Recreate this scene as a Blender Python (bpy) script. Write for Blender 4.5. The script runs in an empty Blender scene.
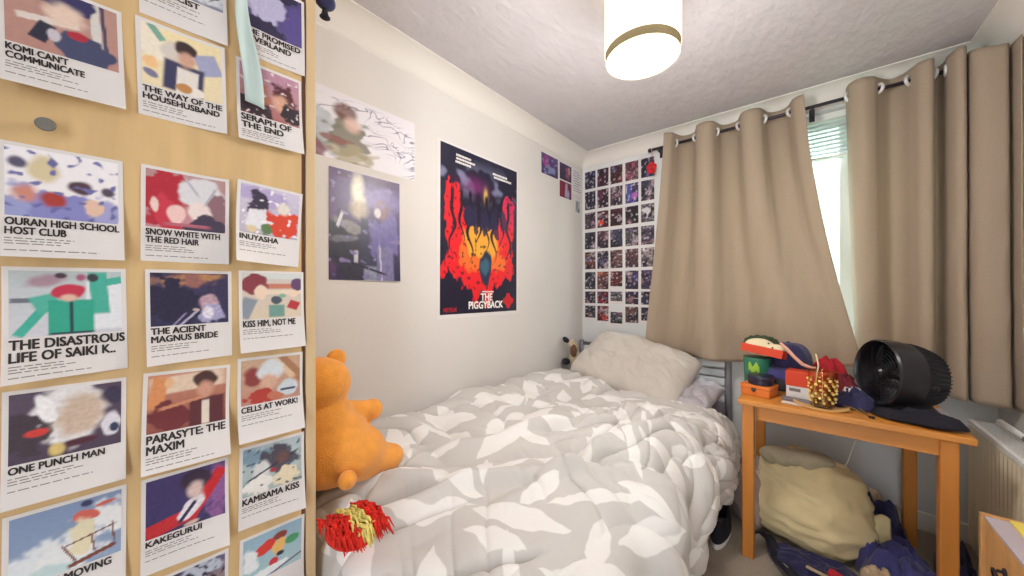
import bpy, bmesh, math, random
import numpy as np
from mathutils import Vector, Matrix

SC = bpy.context.scene
COL = SC.collection
R = math.radians
random.seed(7)

# ------------------------------------------------------------------ camera, world, exposure
cam_data = bpy.data.cameras.new('camera')
cam_data.sensor_width = 36.0
cam_data.lens = 36.0 * 345.0 / 1024.0
cam_data.shift_y = 2.0 / 1024.0
cam_data.clip_start = 0.02
cam = bpy.data.objects.new('camera', cam_data)
cam.location = (0, 0, 1.2)
cam.rotation_euler = (R(90), 0, R(40.25))
COL.objects.link(cam)
SC.camera = cam

world = bpy.data.worlds.new('world')
SC.world = world
world.use_nodes = True
bg = world.node_tree.nodes['Background']
bg.inputs[0].default_value = (0.88, 0.94, 1.0, 1)
bg.inputs[1].default_value = 9.0

SC.view_settings.view_transform = 'Standard'
SC.view_settings.look = 'None'
SC.view_settings.gamma = 1.0
SC.view_settings.use_curve_mapping = False
SC.view_settings.exposure = 0.0
LAMP_GLOW = 9.0
BULB_WATTS = 28.0

# ------------------------------------------------------------------ room dimensions (metres)
XL, XR, YW, YB, ZC = -1.45, 0.68, 2.65, -0.75, 2.335

# ------------------------------------------------------------------ materials
def lin(h):
    if isinstance(h, str):
        h = h.lstrip('#')
        c = [int(h[i:i + 2], 16) / 255 for i in (0, 2, 4)]
    else:
        c = [v / 255 for v in h]
    return [v / 12.92 if v <= 0.04045 else ((v + 0.055) / 1.055) ** 2.4 for v in c] + [1.0]

def mat(name, col, rough=0.6, metal=0.0, vary=0.0, vscale=8.0, bump=0.0, bscale=60.0, stretch=(1, 1, 1),
        emit=0.0, trans=0.0, alpha=1.0, translucent=0.0, spec=0.5, sheen=0.0, detail=4.0):
    m = bpy.data.materials.new(name)
    m.use_nodes = True
    nt = m.node_tree
    b = nt.nodes['Principled BSDF']
    c = lin(col)
    b.inputs['Base Color'].default_value = c
    b.inputs['Roughness'].default_value = rough
    b.inputs['Metallic'].default_value = metal
    b.inputs['Specular IOR Level'].default_value = spec
    b.inputs['Sheen Weight'].default_value = sheen
    if trans:
        b.inputs['Transmission Weight'].default_value = trans
        b.inputs['IOR'].default_value = 1.45
    if emit:
        b.inputs['Emission Color'].default_value = c
        b.inputs['Emission Strength'].default_value = emit
    if vary or bump:
        tc = nt.nodes.new('ShaderNodeTexCoord')
        mp = nt.nodes.new('ShaderNodeMapping')
        mp.inputs['Scale'].default_value = stretch
        nt.links.new(tc.outputs['Object'], mp.inputs['Vector'])
    if vary:
        n = nt.nodes.new('ShaderNodeTexNoise')
        n.inputs['Scale'].default_value = vscale
        n.inputs['Detail'].default_value = detail
        nt.links.new(mp.outputs[0], n.inputs['Vector'])
        r = nt.nodes.new('ShaderNodeValToRGB')
        r.color_ramp.elements[0].position = 0.3
        r.color_ramp.elements[1].position = 0.7
        r.color_ramp.elements[0].color = [max(0, v * (1 - vary)) for v in c[:3]] + [1]
        r.color_ramp.elements[1].color = [min(1, v * (1 + vary)) for v in c[:3]] + [1]
        nt.links.new(n.outputs['Fac'], r.inputs['Fac'])
        nt.links.new(r.outputs['Color'], b.inputs['Base Color'])
    if bump:
        n2 = nt.nodes.new('ShaderNodeTexNoise')
        n2.inputs['Scale'].default_value = bscale
        n2.inputs['Detail'].default_value = 5
        nt.links.new(mp.outputs[0], n2.inputs['Vector'])
        bp = nt.nodes.new('ShaderNodeBump')
        bp.inputs['Strength'].default_value = bump
        bp.inputs['Distance'].default_value = 0.01
        nt.links.new(n2.outputs['Fac'], bp.inputs['Height'])
        nt.links.new(bp.outputs['Normal'], b.inputs['Normal'])
    if translucent:
        t = nt.nodes.new('ShaderNodeBsdfTranslucent')
        t.inputs['Color'].default_value = c
        mx = nt.nodes.new('ShaderNodeMixShader')
        mx.inputs[0].default_value = translucent
        out = nt.nodes['Material Output']
        nt.links.new(b.outputs[0], mx.inputs[1])
        nt.links.new(t.outputs[0], mx.inputs[2])
        nt.links.new(mx.outputs[0], out.inputs['Surface'])
    return m

M = {}
M['wall'] = mat('wall_paint', '#dbd6d1', 0.9, vary=0.02, vscale=3, bump=0.06, bscale=90)
M['window_wall'] = mat('daylit_wall_paint', '#dfe0e0', 0.9, vary=0.02, vscale=3, bump=0.06, bscale=90)  # cooler copy of the wall paint, bluish daylight put into its colour
M['ceiling'] = mat('textured_ceiling_paint', '#c6c1c3', 0.95, vary=0.03, vscale=14, bump=0.75, bscale=30, stretch=(1, 0.45, 1))
M['coving'] = mat('coving_paint', '#e4dfd8', 0.85)
M['white'] = mat('white_gloss', '#efefec', 0.4)
M['carpet'] = mat('carpet', '#a99c8c', 1.0, vary=0.16, vscale=160, bump=0.6, bscale=300)
M['beech'] = mat('beech_wood', '#d6b582', 0.5, vary=0.09, vscale=26, bump=0.03, bscale=80, stretch=(1, 1, 0.12))
M['beech_edge'] = mat('beech_edging', '#d2b78e', 0.5, vary=0.04, vscale=26, stretch=(1, 1, 0.1))
M['dark_gap'] = mat('gap_shade_brown', '#5a3319', 0.7)
M['paper'] = mat('white_card', '#e2dddb', 0.55)
M['ink'] = mat('black_ink', '#2a2628', 0.6)
M['grey_ink'] = mat('grey_ink', '#77706f', 0.6)
M['pine'] = mat('orange_pine', '#d18a3c', 0.4, vary=0.12, vscale=18, stretch=(0.15, 1, 1))
M['pine_leg'] = mat('orange_pine_leg', '#cc8236', 0.4, vary=0.12, vscale=18, stretch=(1, 1, 0.12))
M['pine_box'] = mat('pine_cabinet', '#d6a064', 0.5, vary=0.12, vscale=20, stretch=(1, 1, 0.12))
M['taupe'] = mat('taupe_curtain', '#bfad97', 0.9, vary=0.05, vscale=120, bump=0.08, bscale=400, translucent=0.3, sheen=0.1)
M['chrome'] = mat('white_metal_eyelet', '#e4e4e4', 0.3, 0.3)
M['steel'] = mat('brushed_metal', '#8f8f8c', 0.35, 0.9)
M['rod'] = mat('dark_rod', '#3a3640', 0.4, 0.5)
M['grey_metal'] = mat('grey_painted_metal', '#7d7b80', 0.45, 0.2)
M['pale_metal'] = mat('pale_painted_metal', '#dfe2e6', 0.4)
M['pillow'] = mat('pillow_cotton', '#cac3ba', 0.95, bump=0.1, bscale=40, sheen=0.1)
M['lilac'] = mat('lilac_cotton', '#8f8596', 0.95, bump=0.1, bscale=40)
M['pale_lilac'] = mat('pale_lilac_cotton', '#b9b4ba', 0.95, bump=0.1, bscale=40)
M['mattress'] = mat('mattress_cover', '#bdb6b2', 0.95)
M['orange_plush'] = mat('orange_plush', '#f0a040', 1.0, vary=0.06, vscale=40, bump=0.3, bscale=220, sheen=0.3)
M['black'] = mat('black_plastic', '#12121a', 0.4)
M['black_matte'] = mat('black_matte_plastic', '#15141f', 0.6, bump=0.05, bscale=200)
M['dark_ring'] = mat('dark_fan_rim', '#1c1b20', 0.28)
M['red_card'] = mat('red_card', '#d2411f', 0.5)
M['orange_box'] = mat('orange_wood_box', '#d9772f', 0.5, vary=0.06, vscale=20)
M['green_tin'] = mat('green_tin', '#2f7a5e', 0.4)
M['lime'] = mat('lime_print', '#9cc43c', 0.5)
M['navy_tin'] = mat('navy_tin', '#231f38', 0.35)
M['cream'] = mat('cream_fabric', '#ead9b4', 0.95, bump=0.2, bscale=60)
M['dark_green'] = mat('dark_green_trim', '#3c4a34', 0.95, vary=0.2, vscale=60, bump=0.3, bscale=120)
M['navy_cloth'] = mat('navy_cloth', '#2c2b52', 0.95, vary=0.25, vscale=14, bump=0.3, bscale=60, sheen=0.2)
M['indigo_cloth'] = mat('indigo_cloth', '#3b3a74', 0.9, vary=0.25, vscale=10, bump=0.3, bscale=50, sheen=0.2)
M['black_cloth'] = mat('black_cloth', '#1b1a26', 0.95, vary=0.2, vscale=20, bump=0.3, bscale=60)
M['maroon'] = mat('maroon_cloth', '#6b1a26', 0.9, vary=0.2, vscale=20, bump=0.2, bscale=60)
M['red_cloth'] = mat('red_cloth', '#b3202c', 0.9)
M['tan_cloth'] = mat('tan_cloth', '#b9a184', 0.95, vary=0.1, vscale=20)
M['pink'] = mat('pink_ribbon', '#d9a08c', 0.8)
M['bag'] = mat('beige_bag_cloth', '#e2cf9f', 0.95, vary=0.05, vscale=9, bump=0.12, bscale=50)
M['bag_grey'] = mat('stone_grey_cloth', '#b5aa90', 0.95, vary=0.08, vscale=9, bump=0.15, bscale=50)
M['mauve_bag'] = mat('mauve_cloth', '#a08c84', 0.95, vary=0.15, vscale=12, bump=0.2, bscale=50)
M['gold'] = mat('gold_dots', '#f0da80', 0.35, 0.1)
M['jar_glass'] = mat('amber_glass', '#f6d8a8', 0.04, trans=1.0)
M['straw'] = mat('cream_straw', '#e0cfa8', 0.6)
M['wire'] = mat('gold_wire', '#a88a58', 0.4, 0.6)
M['brown_paper'] = mat('brown_paper', '#a7745c', 0.8, vary=0.1, vscale=30)
M['cork'] = mat('pale_wood_coaster', '#d3a66a', 0.6, vary=0.1, vscale=30)
M['mint'] = mat('mint_ribbon', '#c5d8d4', 0.6)
M['radiator'] = mat('cream_radiator', '#d9ceb4', 0.45)
M['yellow'] = mat('yellow_paper', '#eed868', 0.8)
M['lilac_paper'] = mat('lilac_grey_paper', '#c0b4bc', 0.7)
M['dark_metal'] = mat('dark_iron', '#3a3236', 0.45, 0.7)
M['shade'] = mat('lamp_shade_fabric', '#fff8ea', 0.8, emit=1.0)
M['shade_ring'] = mat('lamp_shade_ring', '#a89870', 0.7)
M['diffuser'] = mat('lamp_diffuser', '#fff6e6', 0.6, emit=LAMP_GLOW)
M['brass'] = mat('old_brass', '#7a6a48', 0.4, 0.8)
M['pvc'] = mat('white_window_frame', '#f2f4f4', 0.35)
def pane_glass():
    m = bpy.data.materials.new('window_glass')
    m.use_nodes = True
    nt = m.node_tree
    nt.nodes.remove(nt.nodes['Principled BSDF'])
    t = nt.nodes.new('ShaderNodeBsdfTransparent'); t.inputs[0].default_value = (.96, .98, .98, 1)
    g = nt.nodes.new('ShaderNodeBsdfGlossy'); g.inputs['Roughness'].default_value = 0.02
    mx = nt.nodes.new('ShaderNodeMixShader'); mx.inputs[0].default_value = 0.06
    nt.links.new(t.outputs[0], mx.inputs[1]); nt.links.new(g.outputs[0], mx.inputs[2])
    nt.links.new(mx.outputs[0], nt.nodes['Material Output'].inputs['Surface'])
    return m
M['glass'] = pane_glass()
M['blind'] = mat('white_blind_slats', '#f3f5f6', 0.5, translucent=0.4)
M['hedge'] = mat('garden_hedge_leaves', '#a4bba9', 0.9, vary=0.25, vscale=9, bump=0.6, bscale=20)
M['grass'] = mat('garden_grass', '#7d9a6a', 1.0, vary=0.2, vscale=20)
M['brown_toy'] = mat('brown_plush', '#6b4c38', 1.0, bump=0.3, bscale=200)
M['cream_toy'] = mat('cream_plush', '#bfae94', 1.0, bump=0.3, bscale=200)
M['red_flower'] = mat('red_fabric_flower', '#c41f2a', 0.8)
M['shag_red'] = mat('red_shag', '#d8291c', 1.0, vary=0.25, vscale=60, stretch=(1, 1, 0.2))
M['shag_yellow'] = mat('yellow_shag', '#e6d67c', 1.0, vary=0.15, vscale=60, stretch=(1, 1, 0.2))
M['net_red'] = mat('red_ink', '#c8202a', 0.6)
M['white_ink'] = mat('white_ink', '#f0ece6', 0.6)
M['blue_ink'] = mat('blue_line_ink', '#6f6e94', 0.6)

# printed surfaces take their flat artwork colours from a colour attribute
def print_mat(name, rough):
    m = bpy.data.materials.new(name)
    m.use_nodes = True
    nt = m.node_tree
    b = nt.nodes['Principled BSDF']
    a = nt.nodes.new('ShaderNodeAttribute')
    a.attribute_name = 'artwork'
    nt.links.new(a.outputs['Color'], b.inputs['Base Color'])
    b.inputs['Roughness'].default_value = rough
    return m
M['print'] = print_mat('printed_artwork', 0.5)
M['gloss_print'] = print_mat('glossy_printed_artwork', 0.35)

# ------------------------------------------------------------------ geometry helpers
class MB:
    """collects shapes and links them as ONE mesh object"""
    def __init__(s):
        s.v, s.f, s.mi, s.cur = [], [], [], 0
    def add(s, vs, fs):
        o = len(s.v)
        s.v += [tuple(p) for p in vs]
        s.f += [tuple(i + o for i in f) for f in fs]
        s.mi += [s.cur] * len(fs)
        return s
    def box(s, a, b, rot=None, bev=0.0):
        (x0, y0, z0), (x1, y1, z1) = a, b
        if bev <= 0:
            vs = [(x, y, z) for x in (x0, x1) for y in (y0, y1) for z in (z0, z1)]
            fs = [(0, 1, 3, 2), (4, 6, 7, 5), (0, 4, 5, 1), (2, 3, 7, 6), (0, 2, 6, 4), (1, 5, 7, 3)]
        else:
            bm = bmesh.new()
            bmesh.ops.create_cube(bm, size=1)
            for v in bm.verts:
                v.co = Vector(((x0 + x1) / 2 + v.co.x * (x1 - x0), (y0 + y1) / 2 + v.co.y * (y1 - y0), (z0 + z1) / 2 + v.co.z * (z1 - z0)))
            bmesh.ops.bevel(bm, geom=bm.edges[:], offset=bev, segments=2, affect='EDGES', profile=0.5)
            bm.verts.ensure_lookup_table()
            vs = [tuple(v.co) for v in bm.verts]
            fs = [[v.index for v in f.verts] for f in bm.faces]
            bm.free()
        if rot:
            c = Vector(((x0 + x1) / 2, (y0 + y1) / 2, (z0 + z1) / 2))
            vs = [tuple(rot @ (Vector(p) - c) + c) for p in vs]
        return s.add(vs, fs)
    def grid(s, P, closed_u=False, closed_v=False):
        """P: array (nu, nv, 3)"""
        P = np.asarray(P, float)
        nu, nv = P.shape[:2]
        vs = P.reshape(-1, 3).tolist()
        fs = []
        for i in range(nu if closed_u else nu - 1):
            i2 = (i + 1) % nu
            for j in range(nv if closed_v else nv - 1):
                j2 = (j + 1) % nv
                fs.append((i * nv + j, i2 * nv + j, i2 * nv + j2, i * nv + j2))
        return s.add(vs, fs)
    def tube(s, pts, r, n=8, cap=True):
        pts = [Vector(p) for p in pts]
        rs = r if isinstance(r, (list, tuple)) else [r] * len(pts)
        rings = []
        up = None
        for i, p in enumerate(pts):
            t = (pts[min(i + 1, len(pts) - 1)] - pts[max(i - 1, 0)]).normalized()
            if up is None:
                up = Vector((0, 0, 1)) if abs(t.z) < 0.9 else Vector((1, 0, 0))
            a = t.cross(up).normalized()
            up = a.cross(t).normalized()
            rings.append([tuple(p + (a * math.cos(2 * math.pi * k / n) + up * math.sin(2 * math.pi * k / n)) * rs[i]) for k in range(n)])
        o = len(s.v)
        s.grid(np.array(rings), closed_v=True)
        if cap:
            s.f.append(tuple(o + k for k in range(n)))
            s.f.append(tuple(o + (len(pts) - 1) * n + k for k in reversed(range(n))))
            s.mi += [s.cur, s.cur]
        return s
    def lathe(s, prof, axis_o=(0, 0, 0), axis=(0, 0, 1), n=40, sx=1.0, sy=1.0):
        """prof: list of (radius, height along the axis)"""
        ax = Vector(axis).normalized()
        ref = Vector((1, 0, 0)) if abs(ax.z) > 0.9 else Vector((0, 0, 1))
        a = ref.cross(ax).normalized() if abs(ax.z) < 0.9 else (ref - ax * ref.dot(ax)).normalized()
        b = ax.cross(a).normalized()
        o = Vector(axis_o)
        P = [[tuple(o + ax * h + a * (r * sx * math.cos(2 * math.pi * k / n)) + b * (r * sy * math.sin(2 * math.pi * k / n))) for k in range(n)] for r, h in prof]
        return s.grid(np.array(P), closed_v=True)
    def torus(s, c, axis, R0, r0, n=28, m=8):
        prof = [(R0 + r0 * math.cos(2 * math.pi * k / m), r0 * math.sin(2 * math.pi * k / m)) for k in range(m + 1)]
        return s.lathe(prof, c, axis, n)
    def ball(s, c, r, n=18, rot=None):
        rx, ry, rz = (r, r, r) if not isinstance(r, (tuple, list)) else r
        P = []
        for i in range(n + 1):
            t = math.pi * i / n
            row = []
            for k in range(2 * n):
                p = 2 * math.pi * k / (2 * n)
                v = Vector((rx * math.sin(t) * math.cos(p), ry * math.sin(t) * math.sin(p), rz * math.cos(t)))
                if rot:
                    v = rot @ v
                row.append((c[0] + v.x, c[1] + v.y, c[2] + v.z))
            P.append(row)
        return s.grid(np.array(P), closed_v=True)
    def prism(s, poly, z0, z1):
        n = len(poly)
        vs = [(x, y, z0) for x, y in poly] + [(x, y, z1) for x, y in poly]
        fs = [tuple(reversed(range(n))), tuple(range(n, 2 * n))] + [(i, (i + 1) % n, n + (i + 1) % n, n + i) for i in range(n)]
        return s.add(vs, fs)
    def build(s, name, mats, parent=None, smooth=False, loc=None, wind=True):
        me = bpy.data.meshes.new(name)
        off = Vector(loc) if loc is not None else (world_loc(parent) if parent else Vector((0, 0, 0)))
        me.from_pydata([(p[0] - off.x, p[1] - off.y, p[2] - off.z) for p in s.v], [], s.f)
        if wind:
            bm = bmesh.new()
            bm.from_mesh(me)
            bmesh.ops.remove_doubles(bm, verts=bm.verts[:], dist=1e-6)
            bmesh.ops.recalc_face_normals(bm, faces=bm.faces[:])
            bm.to_mesh(me)
            bm.free()
        for m in (mats if isinstance(mats, (list, tuple)) else [mats]):
            me.materials.append(m)
        if isinstance(mats, (list, tuple)) and len(me.polygons) == len(s.mi):
            me.polygons.foreach_set('material_index', s.mi)
        if smooth:
            me.polygons.foreach_set('use_smooth', [True] * len(me.polygons))
        o = bpy.data.objects.new(name, me)
        COL.objects.link(o)
        if parent:
            o.parent = parent
        elif loc is not None:
            o.location = loc
        me.update()
        return o

def world_loc(o):
    v = Vector((0, 0, 0))
    while o is not None:
        v += o.location
        o = o.parent
    return v

def tag(o, label, cat, group=None, kind=None):
    o['label'] = label
    o['category'] = cat
    if group:
        o['group'] = group
    if kind:
        o['kind'] = kind
    return o

def thing(name, loc, label, cat, group=None):
    o = bpy.data.objects.new(name, None)
    o.empty_display_size = 0.05
    o.location = loc
    COL.objects.link(o)
    return tag(o, label, cat, group)

def struct(o, label=None):
    o['kind'] = 'structure'
    if label:
        o['label'] = label
    return o

def sharp(o, ang=35):
    o.data.polygons.foreach_set('use_smooth', [True] * len(o.data.polygons))
    o.data.set_sharp_from_angle(angle=R(ang))
    return o

# numpy gradient noise
def pn(x, y, seed=0):
    rng = np.random.RandomState(seed)
    tab = rng.permutation(256)
    ang = rng.rand(256) * 2 * np.pi
    x = np.asarray(x, float); y = np.asarray(y, float)
    xi = np.floor(x).astype(int); yi = np.floor(y).astype(int)
    xf = x - xi; yf = y - yi
    u = xf ** 3 * (xf * (xf * 6 - 15) + 10); v = yf ** 3 * (yf * (yf * 6 - 15) + 10)
    def g(ix, iy, dx, dy):
        h = tab[(tab[ix & 255] + iy) & 255]
        return np.cos(ang[h]) * dx + np.sin(ang[h]) * dy
    a = g(xi, yi, xf, yf); b = g(xi + 1, yi, xf - 1, yf)
    c = g(xi, yi + 1, xf, yf - 1); d = g(xi + 1, yi + 1, xf - 1, yf - 1)
    return 1.5 * ((a * (1 - u) + b * u) * (1 - v) + (c * (1 - u) + d * u) * v)

def sstep(a, b, x):
    t = np.clip((x - a) / (b - a), 0, 1)
    return t * t * (3 - 2 * t)

def catmull(pts, n):
    pts = [np.array(p, float) for p in pts]
    P = [2 * pts[0] - pts[1]] + pts + [2 * pts[-1] - pts[-2]]
    out = []
    m = len(pts) - 1
    for k in range(n):
        t = k / (n - 1) * m
        i = min(int(t), m - 1)
        t -= i
        a, b, c, d = P[i:i + 4]
        out.append(0.5 * ((2 * b) + (c - a) * t + (2 * a - 5 * b + 4 * c - d) * t * t + (3 * b - a - 3 * c + d) * t ** 3))
    return np.array(out)

# ------------------------------------------------------------------ the room
struct(MB().box((XL - 0.15, YB, -0.1), (XR + 0.15, YW + 0.25, 0)).build('floor', M['carpet']))
struct(MB().box((XL - 0.15, YB, ZC), (XR + 0.15, YW + 0.25, ZC + 0.1)).build('ceiling', M['ceiling']))
struct(MB().box((XL - 0.15, YB, 0), (XL, YW + 0.25, ZC)).build('wall_left', M['wall']))
struct(MB().box((XR, YB, 0), (XR + 0.15, YW + 0.25, ZC)).build('wall_right', M['wall']))
WX0, WX1, WZ0, WZ1 = -0.76, 0.56, 0.93, 2.225
w = MB()
w.box((XL, YW, 0), (WX0, YW + 0.25, ZC)).box((WX1, YW, 0), (XR, YW + 0.25, ZC))
w.box((WX0, YW, 0), (WX1, YW + 0.25, WZ0)).box((WX0, YW, WZ1), (WX1, YW + 0.25, ZC))
struct(w.build('wall_window', M['window_wall'], wind=False))
# unseen rear wall; added open doorway, sized for how much fill daylight enters
w = MB()
DX0, DX1 = -0.15, 0.24
w.box((XL - 0.15, YB - 0.1, 0), (DX0, YB, ZC)).box((DX1, YB - 0.1, 0), (XR + 0.15, YB, ZC)).box((DX0, YB - 0.1, 2.02), (DX1, YB, ZC))
struct(w.build('wall_rear', M['wall'], wind=False))
dd = struct(MB().box((DX0 - .03, YB - 0.75, 0.004), (DX0 + .01, YB - 0.105, 2.018), bev=.003).build('door_1', M['white']))
MB().tube([(DX0 + .011, YB - 0.69, 1.0), (DX0 + .06, YB - 0.69, 1.0), (DX0 + .06, YB - 0.58, 1.0)], .009, 10).build('door_handle', M['chrome'], dd, smooth=True)
# coving
def coving_profile(k):
    t = k / 10 * math.pi / 2
    return 0.1 * (1 - math.sin(t)), 0.09 * (1 - math.cos(t))       # out from wall, down from ceiling
def coving(name, a, b, inward):
    a, b, n = Vector(a), Vector(b), Vector(inward)
    P = []
    prof = [(0.1, 0.0), (0.1, 0.006)] + [(0.1 - 0.094 * math.sin(k / 10 * math.pi / 2), 0.006 + 0.084 * (1 - math.cos(k / 10 * math.pi / 2))) for k in range(11)] + [(0.0, 0.096)]
    for e in (a, b):
        P.append([tuple(e + n * o + Vector((0, 0, -d))) for o, d in prof])
    o = MB().grid(np.array(P)).build(name, M['coving'], wind=False)
    return struct(sharp(o, 25))
coving('trim_1', (XL, YB, ZC), (XL, YW, ZC), (1, 0, 0))
coving('trim_2', (XL, YW, ZC), (XR, YW, ZC), (0, -1, 0))
coving('trim_3', (XR, YB, ZC), (XR, YW, ZC), (-1, 0, 0))
struct(MB().box((XL, YW - 0.016, 0), (XR, YW, 0.09), bev=0.004).build('baseboard_window', M['white']))
struct(MB().box((XL, YB, 0), (XL + 0.016, YW - 0.016, 0.09), bev=0.004).build('baseboard_left', M['white']))
struct(MB().box((XR - 0.016, YB, 0), (XR, YW - 0.016, 0.09), bev=0.004).build('baseboard_right', M['white']))

# window: frame, mullion, panes, sill
fy0, fy1 = YW + 0.12, YW + 0.19
wf = MB()
wf.box((WX0, fy0, WZ0), (WX0 + 0.06, fy1, WZ1), bev=0.006).box((WX1 - 0.06, fy0, WZ0), (WX1, fy1, WZ1), bev=0.006)
wf.box((WX0 + 0.06, fy0, WZ0), (WX1 - 0.06, fy1, WZ0 + 0.06), bev=0.006).box((WX0 + 0.06, fy0, WZ1 - 0.06), (WX1 - 0.06, fy1, WZ1), bev=0.006)
win = struct(wf.build('window_1', M['pvc']))
struct(MB().box((0.155, fy0 - 0.012, WZ0 + 0.06), (0.23, fy1, WZ1 - 0.06), bev=0.008).build('mullion', M['pvc'], win))
struct(MB().box((WX0 + 0.06, YW + 0.15, WZ0 + 0.06), (0.155, YW + 0.156, WZ1 - 0.06)).build('pane', M['glass'], win))
struct(MB().box((0.23, YW + 0.15, WZ0 + 0.06), (WX1 - 0.06, YW + 0.156, WZ1 - 0.06)).build('pane', M['glass'], win))
struct(MB().box((WX0, YW - 0.02, WZ0 - 0.02), (WX1, fy0, WZ0 + 0.005), bev=0.005).build('window_sill', M['white'], win))

# outside
struct(MB().box((-9, 3.2, -0.6), (9, 14, -0.5)).build('ground', M['grass']))
hx = np.linspace(-6, 6, 90); hz = np.linspace(-0.5, 3.6, 40)
HX, HZ = np.meshgrid(hx, hz, indexing='ij')
HY = 5.6 + 0.35 * pn(HX * 1.4, HZ * 1.4, 4) + 0.12 * pn(HX * 6, HZ * 6, 5) + 0.12 * (HZ > 3.3)
HZ2 = HZ + 0.12 * pn(HX * 2, HZ * 0.2, 6) * (HZ > 3.0)
hedge_front = np.stack([HX, HY, HZ2], -1)
hedge_back = hedge_front.copy()[:, ::-1]
hedge_back[..., 1] = 6.6
hg = MB().grid(np.concatenate([hedge_front, hedge_back], 1)).build('garden_hedge', M['hedge'], smooth=True)
tag(hg, 'pale green garden hedge seen through the gap between the curtains', 'hedge')

# venetian blind behind the curtains
vb = thing('venetian_blind', (-0.12, YW + 0.07, WZ1), 'white slatted blind drawn up at the top of the window', 'blind')
MB().box((WX0 + 0.03, YW + 0.045, WZ1 - 0.04), (WX1 - 0.03, YW + 0.095, WZ1 - 0.002), bev=0.004).build('headrail', M['white'], vb)
sl = MB()
for k in range(8):
    z = WZ1 - 0.06 - k * 0.024
    sl.box((WX0 + 0.035, YW + 0.048, z - 0.001), (WX1 - 0.035, YW + 0.092, z + 0.001), rot=Matrix.Rotation(R(35), 3, 'X'))
sl.build('slats', M['blind'], vb)
MB().box((WX0 + 0.035, YW + 0.05, WZ1 - 0.265), (WX1 - 0.035, YW + 0.09, WZ1 - 0.25), bev=0.003).build('bottom_rail', M['white'], vb)

# ------------------------------------------------------------------ wardrobe
WF = -0.93                                   # front face of the wardrobe
wd = thing('wardrobe', (-1.19, -0.1, 0), 'tall beech wardrobe with film cards stuck all over its door', 'wardrobe')
MB().box((XL + 0.003, 0.318, 0), (WF, 0.341, 2.2), bev=0.0015).build('side_panel', M['beech_edge'], wd)
MB().box((XL + 0.003, -0.72, 0), (WF - 0.02, -0.70, 2.2)).build('side_panel', M['beech_edge'], wd)
MB().box((XL + 0.003, -0.70, 2.18), (WF - 0.02, 0.318, 2.2)).build('top_panel', M['beech_edge'], wd)
MB().box((XL + 0.003, -0.70, 0.0), (WF - 0.02, 0.318, 0.06)).build('plinth', M['beech_edge'], wd)
MB().box((XL + 0.003, -0.70, 0.06), (XL + 0.01, 0.318, 2.18)).build('back_panel', M['beech_edge'], wd)
dr = MB().box((WF - 0.019, -0.215, 0.065), (WF, 0.309, 2.195), bev=0.0015).build('door', M['beech'], wd)
MB().box((WF - 0.019, 0.3095, 0.065), (WF - 0.0015, 0.316, 2.195)).build('gap_shade_strip', M['dark_gap'], dr)  # dark brown strip painting in the shade of the gap beside the door
kn = MB().lathe([(0.0001, 0.0), (0.005, 0.0), (0.005, 0.014), (0.0095, 0.016), (0.0108, 0.019), (0.0095, 0.022), (0.0001, 0.0225)], (WF, -0.06, 1.461), (1, 0, 0), 28)
sharp(kn.build('knob', M['steel'], dr), 40)
dr2 = MB().box((WF - 0.019, -0.698, 0.065), (WF, -0.222, 2.195), bev=0.0015).build('door', M['beech'], wd)

# small hanging ornament at the wardrobe's top corner
orn = thing('hanging_ornament', (-0.96, 0.365, 1.93), 'small dark tasselled ornament hanging past the wardrobe top corner', 'ornament')
MB().ball((-0.955, 0.372, 1.955), (0.02, 0.026, 0.022), 12).build('bead', M['navy_cloth'], orn, smooth=True)
MB().lathe([(0.003, 0.03), (0.006, 0.02), (0.009, 0.005), (0.013, 0.0), (0.0001, -0.001)], (-0.955, 0.372, 1.912), (0, 0, 1), 14).build('tassel', M['black_cloth'], orn, smooth=True)
MB().tube([(-0.955, 0.372, 1.97), (-0.955, 0.366, 2.1), (-0.96, 0.352, 2.205), (-0.965, 0.33, 2.206)], 0.0025, 6).build('cord', M['black_cloth'], orn)

# ------------------------------------------------------------------ printed sheets
class Frame:
    def __init__(s, o, r, u, tilt=0.0, curl=None):
        s.o = Vector(o)
        r, u = Vector(r), Vector(u)
        t = R(tilt)
        s.r = r * math.cos(t) + u * math.sin(t)
        s.u = u * math.cos(t) - r * math.sin(t)
        s.n = s.r.cross(s.u)
        s.curl = curl or (lambda a, b: 0.0)
    def p(s, a, b, c=0.0):
        return s.o + s.r * a + s.u * b + s.n * (c + s.curl(a, b))

def sheet(fr, w, h, mats, name, nu=10, nv=14, thick=0.0006, off=0.0006, loc=None, parent=None):
    A = np.linspace(-w / 2, w / 2, nu); B = np.linspace(-h / 2, h / 2, nv)
    top = [[tuple(fr.p(a, b, off + thick)) for b in B] for a in A]
    bot = [[tuple(fr.p(a, b, off)) for b in B] for a in A]
    mb = MB().grid(np.array(top))
    mb.grid(np.array(bot))
    n = nu * nv
    ring = [i * nv for i in range(nu)] + [(nu - 1) * nv + j for j in range(1, nv)] + [i * nv + nv - 1 for i in range(nu - 2, -1, -1)] + [j for j in range(nv - 2, 0, -1)]
    for k in range(len(ring)):
        i, j = ring[k], ring[(k + 1) % len(ring)]
        mb.f.append((i, j, j + n, i + n)); mb.mi.append(0)
    return mb.build(name, mats, parent=parent, loc=loc, smooth=False)

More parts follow.
